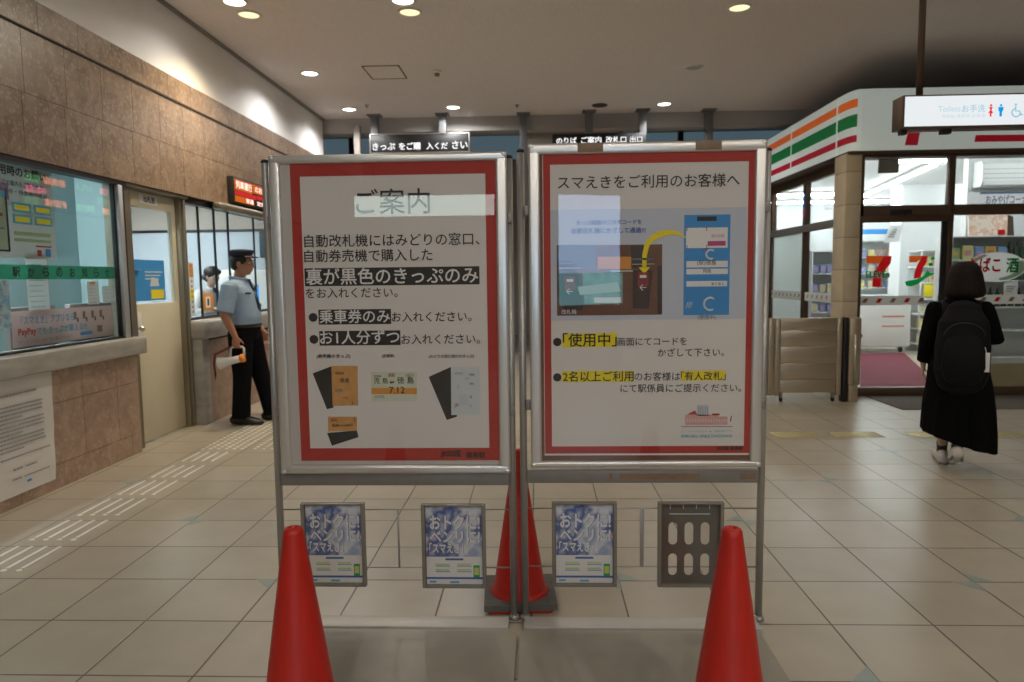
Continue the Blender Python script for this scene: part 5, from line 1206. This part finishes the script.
# paper on the dado
t = thing('wall_notice', 'large white printed notice taped to the pinkish granite dado', 'poster', (WX+.002, 3.7, .075))
W_, H_ = .86, .745
mb = MB(); n_ = 16; vs_ = []
for j in range(9):
    for i in range(n_+1):
        y_ = W_*i/n_; z_2 = H_*j/8; x_ = .002+.006*max(0, (i/n_-.8))*5*abs(math.sin(j*1.1))+.003*math.sin(i*.9)*(.5 if j < 7 else 0)**1
        vs_.append((max(.0015, x_), y_-.03*(1-j/8)*(i/n_), z_2))
mb.add(vs_, [(j*(n_+1)+i, j*(n_+1)+i+1, (j+1)*(n_+1)+i+1, (j+1)*(n_+1)+i) for j in range(8) for i in range(n_)], 0, True)
mb.build('sheet', mPaper, t)
mb = MB(); rnd = random.Random(3)
for z, y0_, y1_, hh in [(.63, .20, .70, .013)]+[(.56-.025*i, .08, .74-(.2 if i % 4 == 3 else 0), .009) for i in range(12)]+[(.24, .08, .78, .009), (.16, .45, .52, .012), (.16, .56, .66, .010), (.10, .44, .50, .010), (.10, .54, .75, .008)]:
    y_ = y0_
    while y_ < y1_:
        l = rnd.uniform(.01, .03); mb.box(.0118, .0122, y_, y_+l, z, z+hh); y_ += l+.005
mb.box(.0118, .0122, .56, .60, .06, .075, 1); mb.build('print', [mGrey, mSkyBlue], t)
# counter details behind window 2
t = thing('sticker_strip', 'tall strip of orange and yellow stickers at the edge of the counter window', 'sticker', (GX+.006, 6.70, 1.06)); MB().box(0, .002, 0, .09, 0, .52).build('strip', mPaper2, t)
MB().box(.002, .003, .005, .085, .38, .51).build('orange_patch', mOrange, t); MB().box(.002, .003, .005, .085, .16, .26).build('yellow_patch', mYellow, t)
mb = MB(); [mb.box(.0031, .0036, .03, .06, .03+.05*i, .05+.05*i) for i in range(10)]; mb.build('print', mGrey, t)
t = thing('orange_sticker', 'orange square sticker on the counter window behind the man', 'sticker', (GX+.006, 6.95, 1.10)); MB().box(0, .002, 0, .24, 0, .17, 0, bev=.001).build('sheet', mOrange, t)
mb = MB(); mb.box(.002, .0028, .07, .17, .03, .14); mb.build('pale_window', mPaper2, t); mb = MB(); mb.box(.003, .0036, .10, .14, .05, .12); mb.build('dark_mark', mInk, t)
t = thing('desk_screen', 'blue lit screen on the ticket counter', 'screen', (-3.75, 9.25, 1.035), .3); MB().box(-.02, .02, -.16, .16, .06, .30, 0, bev=.006).build('casing', mBlack, t); MB().box(.0205, .0225, -.145, .145, .075, .285).build('display', EM('screen_glow', (.05, .40, 1, 1), 1.4), t); MB().box(-.05, .05, -.06, .06, 0, .06, 0, bev=.01).build('stand_foot', mBlack, t)
t = thing('office_cabinet', 'white equipment cabinet at the end of the ticket counter', 'cabinet', (-4.1, 10.2, .0)); MB().box(-.4, .4, -.4, .4, .01, 1.55, 0, bev=.02).build('body', mWhitePl, t); MB().box(-.36, -.02, -.405, -.4, .1, 1.45).build('cabinet_door', mLedge, t); MB().box(.02, .36, -.405, -.4, .1, 1.45).build('cabinet_door', mLedge, t)
t = thing('wall_monitor', 'dark monitor on the office end wall', 'monitor', (-4.05, 10.86, 1.75)); MB().box(-.25, .25, -.06, .015, 0, .40, 0, bev=.01).build('casing', mBlack, t); MB().box(-.22, .22, -.063, -.061, .03, .37).build('display', M('screen_dark', (.03, .06, .08, 1), .2), t)

# ================================================================== PEOPLE
def Rx(a): return Matrix.Rotation(a, 3, 'X')
def Ry(a): return Matrix.Rotation(a, 3, 'Y')
def Rz(a): return Matrix.Rotation(a, 3, 'Z')
def head_shape(mb, c, s=1.0, R=None):
    """head facing +x: c is the centre between the ears at eye height"""
    c = Vector(c); R = R or Matrix.Identity(3)
    def E(o, r, q=None): mb.ell(c+R @ (Vector(o)*s), [v*s for v in r], seg=18, rot=R @ q if q else R)
    E((-.012, 0, .030), (.096, .076, .092))       # skull
    E((.022, 0, -.030), (.070, .062, .088))       # face
    E((.034, 0, -.092), (.044, .042, .030))       # chin and jaw
    E((-.005, .036, -.060), (.055, .026, .040), Ry(.4)); E((-.005, -.036, -.060), (.055, .026, .040), Ry(.4))
    E((.072, 0, .020), (.024, .056, .016))        # brow
    E((.093, 0, -.022), (.020, .014, .030), Ry(-.35)); E((.104, 0, -.036), (.014, .017, .012))   # nose
    E((.086, 0, -.066), (.012, .026, .007)); E((.084, 0, -.078), (.012, .022, .007))               # lips
    for q in (-1, 1):
        E((-.012, q*.077, -.018), (.022, .010, .034), Ry(.15)); E((.058, q*.040, -.035), (.026, .024, .022))
def eyes(parent, c, s=1.0, R=None):
    c = Vector(c); R = R or Matrix.Identity(3); mb = MB()
    for q in (-1, 1):
        mb.ell(c+R @ Vector((.078*s, q*.031*s, -.004*s)), (.012*s, .014*s, .010*s), 0, 12); mb.ell(c+R @ Vector((.0885*s, q*.031*s, -.004*s)), (.0035*s, .006*s, .006*s), 1, 10)
    mb.build('eyes', [mEyeW, mBlack], parent)
    mb = MB()
    for q in (-1, 1): mb.tube([c+R @ (Vector((.090, q*.014, .016))*s), c+R @ (Vector((.092, q*.032, .021))*s), c+R @ (Vector((.080, q*.050, .015))*s)], [.003, .0042, .002], 6, round_ends=True)
    mb.build('eyebrows', mHair, parent)
def hand_shape(mb, wrist, d, n, thumb, curl=(1., 1., 1., 1.), s=1.0):
    """d: direction wrist to knuckles, n: palm normal (fingers curl that way), thumb: side of the thumb"""
    w = Vector(wrist); d = Vector(d).normalized(); n = Vector(n); n = (n-d*n.dot(d)).normalized(); t = Vector(thumb); t = (t-d*t.dot(d)-n*t.dot(n)).normalized()
    mb.tube([w-d*.02*s, w+d*.01*s, w+d*.045*s, w+d*.080*s], [(.024*s, .019*s), (.027*s, .018*s), (.038*s, .017*s), (.039*s, .014*s)], 12, ref=t, round_ends=True)
    for i, (off, L) in enumerate(((.029, .072), (.0095, .080), (-.0105, .074), (-.029, .058))):
        p = w+d*.080*s+t*off*s; a = .25*curl[i]; pts = [p-d*.012*s]
        for k_, fr in enumerate((.42, .32, .26)):
            dd = d*math.cos(a)+n*math.sin(a); p = p+dd*L*fr*s; pts.append(p); a += .95*curl[i]*(1 if k_ < 1 else .8)
        pts.insert(1, w+d*.080*s+t*off*s)
        mb.tube(pts, [.0085*s, .0088*s, .0082*s, .0076*s, .0064*s], 8, round_ends=True)
    b = w+d*.022*s+t*.026*s
    dd = (d*.75+t*.75+n*.35).normalized(); p1 = b+dd*.034*s; d2 = (d*.85+t*.25+n*.6*curl[0]).normalized(); p2 = p1+d2*.028*s; p3 = p2+(d*.8+n*.7*curl[0]).normalized()*.022*s
    mb.tube([b-dd*.015*s, b, p1, p2, p3], [.013*s, .013*s, .0105*s, .0095*s, .0075*s], 8, round_ends=True)
def foot_shape(mb, ankle, yaw_, L=.25, up=0.0, w=.045, pad=0.):
    a = Vector(ankle); f = Vector((math.cos(yaw_), math.sin(yaw_), 0))
    h_ = a-f*.055; z0 = a.z-.075
    P_ = lambda k, z: Vector((a.x+f.x*k, a.y+f.y*k, z0+z+up*max(0, .12-k)))
    mb.tube([P_(-.07, .040), P_(-.03, .045), P_(.04, .042), P_(.10, .034), P_(.15, .026), P_(L-.075, .022)], [(w*.72+pad, .036+pad), (w*.80+pad, .044+pad), (w*.90+pad, .040+pad), (w+pad, .032+pad), (w*.92+pad, .024+pad), (w*.6+pad, .017+pad)], 14, ref=(-f.y, f.x, 0), round_ends=True)

# ---------------------------------------------------------------- the uniformed man
ML = onZ(246, 422, 0); ML = Vector((-2.872, 6.74, 0)); MR = math.radians(4)
hc = (.015, 0, 1.520)
mb = MB(); head_shape(mb, hc, .98)
mb.tube([(-.03, 0, 1.33), (-.015, 0, 1.40), (.0, 0, 1.46)], [(.062, .062), (.054, .054), (.055, .055)], 14)
mb.rings([(.0, 0, .80, .095, .135), (.0, 0, .90, .115, .150), (.02, 0, 1.02, .125, .150), (.0, 0, 1.16, .115, .155), (-.02, 0, 1.28, .09, .165), (-.025, 0, 1.335, .065, .12), (-.03, 0, 1.37, .05, .06)])
RSH, REL, RWR = (-.045, -.195, 1.300), (-.085, -.250, 1.045), (.005, -.252, .845)
LSH, LEL, LWR = (-.03, .195, 1.300), (-.03, .255, 1.045), (.10, .235, .860)
for a_, b_, c_ in ((RSH, REL, RWR), (LSH, LEL, LWR)):
    A_, B_, C_ = map(Vector, (a_, b_, c_))
    mb.tube([A_, A_.lerp(B_, .35), A_.lerp(B_, .8), B_, B_.lerp(C_, .3), B_.lerp(C_, .75), C_], [.055, .050, .042, .040, .041, .031, .026], 14, round_ends=True)
hand_shape(mb, RWR, (.06, .0, -1), (0, 1, .0), (1, 0, 0), (1.35, 1.4, 1.4, 1.4), .95)
hand_shape(mb, LWR, (.25, -.05, -1), (0, -1, 0), (1, 0, 0), (.5, .55, .6, .65), .95)
RLEG = [(-.005, -.095, .84), (.0, -.10, .46), (-.03, -.10, .095)]; LLEG = [(.01, .095, .84), (.105, .10, .46), (.205, .105, .095)]
for a_, b_, c_ in (RLEG, LLEG):
    A_, B_, C_ = map(Vector, (a_, b_, c_)); mb.tube([A_, A_.lerp(B_, .5), B_, B_.lerp(C_, .35), C_], [.078, .066, .050, .050, .034], 14, round_ends=True)
foot_shape(mb, (-.03, -.10, .08), -.12); foot_shape(mb, (.205, .105, .08), .12)
man = skin('person', mb, .0065, mSkin, None, 5); man.location = ML; man.rotation_euler = (0, 0, MR); man.scale = (1.035,)*3
tag(man, 'man in a pale blue short-sleeved uniform shirt and black trousers holding a megaphone', 'person')
eyes(man, hc, .98)
mb = MB()
mb.rings([(.0, 0, .915, .130, .165), (.010, 0, .945, .144, .178), (.016, 0, 1.01, .146, .180), (.012, 0, 1.08, .142, .180), (.0, 0, 1.16, .136, .184), (-.012, 0, 1.24, .130, .196), (-.025, 0, 1.295, .112, .196), (-.03, 0, 1.335, .090, .150), (-.03, 0, 1.368, .072, .085), (-.028, 0, 1.378, .06, .066)], 32)
for a_, b_ in ((RSH, REL), (LSH, LEL)):
    A_, B_ = Vector(a_), Vector(b_); mb.tube([A_+Vector((0, 0, .012)), A_.lerp(B_, .3), A_.lerp(B_, .60), A_.lerp(B_, .93)], [.072, .076, .074, .078], 18, round_ends=False)
    mb.ell(A_+Vector((.005, 0, -.005)), (.075, .062, .062))
skin('shirt', mb, .0065, mShirt, man, 5)
mb = MB(); mb.tube([(-.005+.075*math.cos(a)-.025, .070*math.sin(a), 1.377+.012*(-math.cos(a))) for a in [k*2*PI/20 for k in range(21)]], [(.010, .018)]*21, 8, ref=(0, 0, 1)); mb.build('collar', mShirt, man)
mb = MB(); mb.prism([(.062, -.018, 1.362), (.062, .018, 1.362), (.072, .013, 1.335), (.122, .026, 1.20), (.145, .032, 1.09), (.150, 0, 1.06), (.145, -.032, 1.09), (.122, -.026, 1.20), (.072, -.013, 1.335)], (.012, 0, .004)); mb.build('tie', mBlack, man)
mb = MB(); mb.box(-.03, .03, -.003, .003, -.008, .008, 0, bev=.002)
nt_ = mb.build('name_tag', mBlack, man); nt_.location = (.098, -.128, 1.235); nt_.rotation_euler = (0, 0, math.radians(52))
mb = MB(); mb.rings([(.010, 0, .915, .138, .172), (.011, 0, .920, .144, .178), (.012, 0, .945, .148, .182), (.011, 0, .950, .140, .174)], 36); mb.build('belt', mShoeB, man)
mb = MB(); mb.rings([(.0, 0, .80, .122, .165), (.005, 0, .86, .140, .176), (.010, 0, .925, .142, .174), (.01, 0, .935, .13, .16)], 28)
for leg in (RLEG, LLEG):
    A_, B_, C_ = map(Vector, leg); mb.tube([A_+Vector((0, 0, .04)), A_.lerp(B_, .3), A_.lerp(B_, .7), B_, B_.lerp(C_, .5), C_+Vector((.0, 0, -.03))], [(.112, .098), (.112, .095), (.095, .085), (.086, .080), (.082, .078), (.086, .080)], 20, ref=(1, 0, 0))
skin('trousers', mb, .007, mTrouser, man, 5)
for an, yw in (((-.03, -.10, .08), -.12), ((.205, .105, .08), .12)):
    mb = MB(); foot_shape(mb, an, yw, .265, 0, .047, .008); sh = skin('shoe', mb, .006, mShoeB, man, 4)
# hair and cap
mb = MB(); mb.ell((hc[0]-.022, 0, hc[2]+.026), (.099, .084, .080), 0, 20); mb.ell((hc[0]-.050, 0, hc[2]-.015), (.066, .076, .066), 0, 18); skin('hair', mb, .006, mHair, man, 2)
mb = MB(); cz = hc[2]+.062
mb.rings([(hc[0]-.012, 0, cz, .106, .090), (hc[0]-.012, 0, cz+.022, .107, .091), (hc[0]-.008, 0, cz+.038, .118, .102), (hc[0]-.008, 0, cz+.050, .116, .100), (hc[0]-.012, 0, cz+.060, .075, .07), (hc[0]-.012, 0, cz+.063, .02, .02)], 32)
capo = mb.build('cap', mNavy, man)
mb = MB(); n_ = 14; vs_ = []
for z_o in (0, -.005):
    for k_ in range(n_+1):
        a = -1.15+2.3*k_/n_; vs_.append((hc[0]-.012+.106*math.cos(a), .091*math.sin(a), cz+.004+z_o)); vs_.append((hc[0]-.012+.106*math.cos(a)+.060*math.cos(a*.8), .091*math.sin(a)*1.05, cz-.014+z_o))
m2_ = 2*(n_+1); fs = [(2*k_, 2*k_+1, 2*k_+3, 2*k_+2) for k_ in range(n_)]+[(m2_+2*k_, m2_+2*k_+2, m2_+2*k_+3, m2_+2*k_+1) for k_ in range(n_)]+[(2*k_+1, m2_+2*k_+1, m2_+2*k_+3, 2*k_+3) for k_ in range(n_)]
mb.add(vs_, fs, 0, True); mb.build('visor', mBlack, capo)
# megaphone
t = thing('megaphone', 'white megaphone with an orange end hanging in the uniformed man\'s hand', 'megaphone', ML, MR); t.scale = (1.035,)*3
pa_, pb_ = Vector((-.150, -.262, .602)), Vector((.082, -.262, .652)); ax = (pb_-pa_).normalized(); L_ = (pb_-pa_).length
rot = ax.to_track_quat('Z', 'Y').to_matrix()
MB().lathe([(.058, 0), (.061, .006), (.055, .022), (.041, .070), (.034, .12), (.032, .20)], pa_, 28, rot=rot).build('horn', mWhitePl, t)
MB().lathe([(.0335, .198), (.037, .205), (.040, L_-.006), (.036, L_)], pa_, 28, rot=rot).build('orange_end', mOrangePl, t)
gz = .748; gx = RWR[0]+.01
MB().tube([(gx-.065, -.246, .64), (gx-.060, -.240, gz-.012), (gx-.045, -.236, gz), (gx+.045, -.236, gz), (gx+.058, -.240, gz-.012), (gx+.062, -.246, .665)], .0105, 10).build('grip', mWhitePl, t)
MB().tube([(gx-.05, -.258, gz+.005), (-.10, -.275, .72), (-.17, -.28, .69), (-.185, -.278, .60), (-.178, -.272, .50), (-.183, -.268, .455), (-.187, -.272, .50), (-.192, -.282, .60), (-.18, -.285, .70), (-.10, -.282, .735), (gx-.05, -.262, gz+.012)], [(.009, .002)]*11, 6, ref=(1, 0, 0)).build('wrist_strap', mStrap, t)

# ---------------------------------------------------------------- the woman walking away
WL = Vector((2.945, 5.02, 0)); WRZ = PI/2-math.radians(24)
hc = (.015, -.035, 1.335)
mb = MB(); head_shape(mb, hc, .90)
mb.tube([(-.02, -.01, 1.18), (-.01, -.02, 1.24), (.005, -.035, 1.30)], [.048, .044, .046], 14)
mb.rings([(0, -.01, .72, .09, .13), (0, -.01, .80, .105, .15), (0, -.01, .90, .085, .12), (0, -.01, 1.03, .085, .13), (-.01, -.01, 1.13, .075, .145), (-.015, -.01, 1.18, .055, .10), (-.015, -.015, 1.215, .042, .05)])
LSH, LEL, LWR = (-.02, .140, 1.150), (-.05, .180, .930), (.03, .190, .745); RSH, REL, RWR = (-.02, -.165, 1.150), (-.03, -.232, .930), (.17, -.190, .935)
for a_, b_, c_ in ((LSH, LEL, LWR), (RSH, REL, RWR)):
    A_, B_, C_ = map(Vector, (a_, b_, c_)); mb.tube([A_, A_.lerp(B_, .35), A_.lerp(B_, .8), B_, B_.lerp(C_, .3), B_.lerp(C_, .75), C_], [.044, .040, .034, .032, .033, .026, .021], 14, round_ends=True)
hand_shape(mb, LWR, (.15, .02, -1), (0, -1, 0), (1, 0, 0), (.6, .65, .7, .75), .88); hand_shape(mb, RWR, (1, .35, .15), (-.3, 1, 0), (0, .2, 1), (.9, 1, 1, 1), .88)
LLEG = [(0, .075, .76), (.13, .045, .42), (.19, .035, .10)]; RLEG = [(.0, -.085, .76), (.0, -.05, .42), (-.105, -.025, .125)]
for a_, b_, c_ in (LLEG, RLEG):
    A_, B_, C_ = map(Vector, (a_, b_, c_)); mb.tube([A_, A_.lerp(B_, .5), B_, B_.lerp(C_, .35), C_], [.072, .060, .045, .046, .029], 14, round_ends=True)
foot_shape(mb, (-.105, -.025, .118), -.05, .225, .40, .038); foot_shape(mb, (.19, .035, .075), .05, .225, 0, .038)
woman = skin('person', mb, .0065, mSkinPale, None, 5); woman.location = WL; woman.rotation_euler = (0, 0, WRZ)
tag(woman, 'person in a long black dress walking away with a black backpack', 'person')
eyes(woman, hc, .90)
mb = MB()
mb.rings([(.01, -.04, .20, .20, .235), (.01, -.04, .30, .195, .232), (.01, -.035, .45, .180, .222), (.0, -.03, .60, .165, .205), (-.0, -.02, .74, .15, .185), (-.005, -.015, .86, .125, .158), (-.005, -.01, .97, .115, .152), (-.01, -.01, 1.07, .108, .162), (-.015, -.01, 1.14, .092, .168), (-.018, -.012, 1.185, .07, .125), (-.015, -.018, 1.225, .056, .066)], 36,
         zfun=lambda v: Vector((v.x+(.018*math.sin(9*math.atan2(v.y+.035, v.x))*math.cos(math.atan2(v.y+.035, v.x)) if v.z < .55 else 0), v.y+(.012*math.sin(11*math.atan2(v.y+.035, v.x)) if v.z < .5 else 0), v.z+(.29*(v.y+.04)*max(0, 1-(v.z-.2)/.35) if v.z < .55 else 0))))
for a_, b_, c_ in ((LSH, LEL, LWR), (RSH, REL, RWR)):
    A_, B_, C_ = map(Vector, (a_, b_, c_)); mb.ell(A_, (.056, .048, .050)); mb.tube([A_, A_.lerp(B_, .4), B_, B_.lerp(C_, .5), B_.lerp(C_, .88)], [.052, .054, .050, .048, .046], 16, round_ends=False)
skin('dress', mb, .008, mDress, woman, 5)
mb = MB(); mb.rings([(hc[0]-.01, hc[1], hc[2]+.137, .02, .02), (hc[0]-.012, hc[1], hc[2]+.130, .055, .055), (hc[0]-.015, hc[1], hc[2]+.105, .086, .084), (hc[0]-.018, hc[1], hc[2]+.06, .106, .104), (hc[0]-.028, hc[1], hc[2]+.01, .104, .114), (hc[0]-.045, hc[1], hc[2]-.05, .095, .124), (hc[0]-.052, hc[1], hc[2]-.085, .088, .126), (hc[0]-.055, hc[1], hc[2]-.108, .074, .112), (hc[0]-.055, hc[1], hc[2]-.118, .04, .07)], 32); skin('hair', mb, .007, mHairBrown, woman, 3)
for an, yw, up in (((-.105, -.025, .118), -.05, .40), ((.19, .035, .075), .05, 0)):
    mb = MB(); foot_shape(mb, an, yw, .235, up, .040, .009); sh = skin('sneaker', mb, .006, mShoeW, woman, 4)
    f = Vector((math.cos(yw), math.sin(yw), 0)); a = Vector(an); z0 = a.z-.075
    mb = MB(); mb.tube([(a.x+f.x*k_, a.y+f.y*k_, z0+.010+up*max(0, .12-k_)) for k_ in (-.075, -.02, .05, .10, .165)], [(.036, .011), (.040, .012), (.043, .012), (.047, .012), (.034, .010)], 14, ref=(-f.y, f.x, 0), round_ends=True); mb.build('sole', mGrey, sh)
    mb = MB(); mb.tube([a+Vector((0, 0, -.02)), a+Vector((.002, 0, .03)), a+Vector((.004, 0, .075))], [(.040, .036), (.037, .034), (.041, .037)], 16); mb.build('sock', mBlack, woman)
# backpack (worn, a thing of its own)
t = thing('backpack', 'black backpack with a white tag on the back of the walking person', 'backpack', WL, WRZ)
mb = MB(); mb.tube([(-.175, -.02, .66), (-.185, -.02, .72), (-.185, -.02, .90), (-.175, -.02, 1.06), (-.160, -.02, 1.135)], [(.150, .055), (.165, .075), (.165, .080), (.150, .070), (.105, .045)], 24, ref=(0, 1, 0), round_ends=True); bp_ = skin('bag_body', mb, .008, mPack, t, 3)
mb = MB(); mb.tube([(-.262, -.02, .70), (-.270, -.02, .76), (-.268, -.02, .86), (-.258, -.02, .92)], [(.115, .022), (.128, .030), (.125, .030), (.11, .018)], 20, ref=(0, 1, 0), round_ends=True); mb.build('front_pocket', mPack, t)
mb = MB(); mb.tube([(-.262, -.02+.12*math.cos(a), .96+.10*math.sin(a)) for a in [PI*.05+PI*.9*k_/12 for k_ in range(13)]], .004, 6); mb.build('zipper', mBlack, t)
for q in (-1, 1):
    mb = MB(); y_ = -.015+q*.095; mb.tube([(-.135, y_, 1.10), (-.09, y_, 1.175), (-.02, y_+q*.01, 1.200), (.065, y_+q*.01, 1.15), (.115, y_+q*.015, 1.02), (.115, y_+q*.035, .90), (.02, -.015+q*.155, .80), (-.12, -.015+q*.135, .74)], [(.022, .006)]*8, 8, ref=(0, 1, 0)); mb.build('shoulder_strap', mPack, t)
mb = MB(); mb.tube([(-.165, -.03, 1.15), (-.165, -.03, 1.185), (-.165, -.01, 1.185), (-.165, -.01, 1.15)], .005, 6); mb.build('top_loop', mPack, t)
mb = MB(); mb.box(-.276, -.268, -.166, -.126, .735, .865, 0, bev=.003); mb.tube([(-.271, -.146, .86), (-.235, -.139, .90)], .003, 6); mb.build('white_tag', mPaper2, t)

# ---------------------------------------------------------------- the clerk behind the counter window
CL = Vector((-4.02, 8.55, .01)); CR = math.radians(-25)
hc = (.015, 0, 1.455)
mb = MB(); head_shape(mb, hc, .92); mb.tube([(-.03, 0, 1.28), (-.01, 0, 1.36), (.0, 0, 1.40)], [.050, .046, .048], 14)
mb.rings([(0, 0, .80, .10, .15), (0, 0, .95, .09, .125), (0, 0, 1.10, .09, .14), (-.01, 0, 1.22, .08, .155), (-.02, 0, 1.28, .055, .10), (-.02, 0, 1.315, .04, .05)])
ARM = [((-.02, -.165, 1.24), (.0, -.22, 1.02), (.20, -.16, 1.06)), ((-.02, .165, 1.24), (.0, .22, 1.02), (.20, .12, 1.06))]
for a_, b_, c_ in ARM:
    A_, B_, C_ = map(Vector, (a_, b_, c_)); mb.tube([A_, A_.lerp(B_, .35), B_, B_.lerp(C_, .4), C_], [.046, .040, .033, .032, .022], 12, round_ends=True)
hand_shape(mb, ARM[0][2], (1, .3, -.1), (0, .3, -1), (0, 1, 0), (.5, .5, .5, .5), .88); hand_shape(mb, ARM[1][2], (1, -.3, -.1), (0, -.3, -1), (0, -1, 0), (.5, .5, .5, .5), .88)
for q in (-1, 1): mb.tube([(0, q*.08, .82), (0, q*.085, .46), (0, q*.085, .09)], [.075, .05, .032], 12, round_ends=True); foot_shape(mb, (0, q*.085, .078), 0, .23)
clerk = skin('person', mb, .008, mSkinPale, None, 4); clerk.location = CL; clerk.rotation_euler = (0, 0, CR)
tag(clerk, 'clerk in a grey vest behind the counter window', 'person'); eyes(clerk, hc, .92)
mb = MB(); mb.rings([(0, 0, .86, .115, .165), (0, 0, .98, .108, .145), (0, 0, 1.10, .108, .155), (-.01, 0, 1.20, .098, .162), (-.015, 0, 1.255, .082, .135), (-.02, 0, 1.29, .062, .075)], 26); skin('vest', mb, .008, mVest, clerk, 3)
mb = MB()
for a_, b_, c_ in ARM:
    A_, B_, C_ = map(Vector, (a_, b_, c_)); mb.ell(A_, (.062, .056, .058)); mb.tube([A_, A_.lerp(B_, .5), B_, B_.lerp(C_, .9)], [.058, .054, .046, .040], 14)
mb.tube([(.045*math.cos(a)-.02+.02, .06*math.sin(a), 1.30-.02*math.cos(a)) for a in [k_*PI/10 for k_ in range(21)]], [(.02, .010)]*21, 8, ref=(0, 0, 1)); mb.build('blouse', mPaper2, clerk)
mb = MB(); mb.rings([(0, 0, .42, .12, .17), (0, 0, .7, .125, .175), (0, 0, .90, .112, .158)], 24); mb.build('skirt', mNavy, clerk)
mb = MB(); mb.ell((hc[0]-.010, 0, hc[2]+.040), (.102, .090, .084), 0, 20); mb.ell((hc[0]+.052, .042, hc[2]+.045), (.042, .042, .036), 0, 14); mb.ell((hc[0]+.052, -.042, hc[2]+.045), (.042, .042, .036), 0, 14); mb.ell((hc[0]-.05, 0, hc[2]-.02), (.062, .078, .070), 0, 16); mb.ell((hc[0]-.125, 0, hc[2]-.015), (.045, .048, .045), 0, 14); skin('hair', mb, .007, mHair, clerk, 2)
mb = MB(); mb.tube([(.055, 0, 1.285), (.062, 0, 1.25)], [(.04, .012), (.03, .012)], 10, ref=(0, 1, 0), round_ends=True); mb.build('scarf', mNavy, clerk)
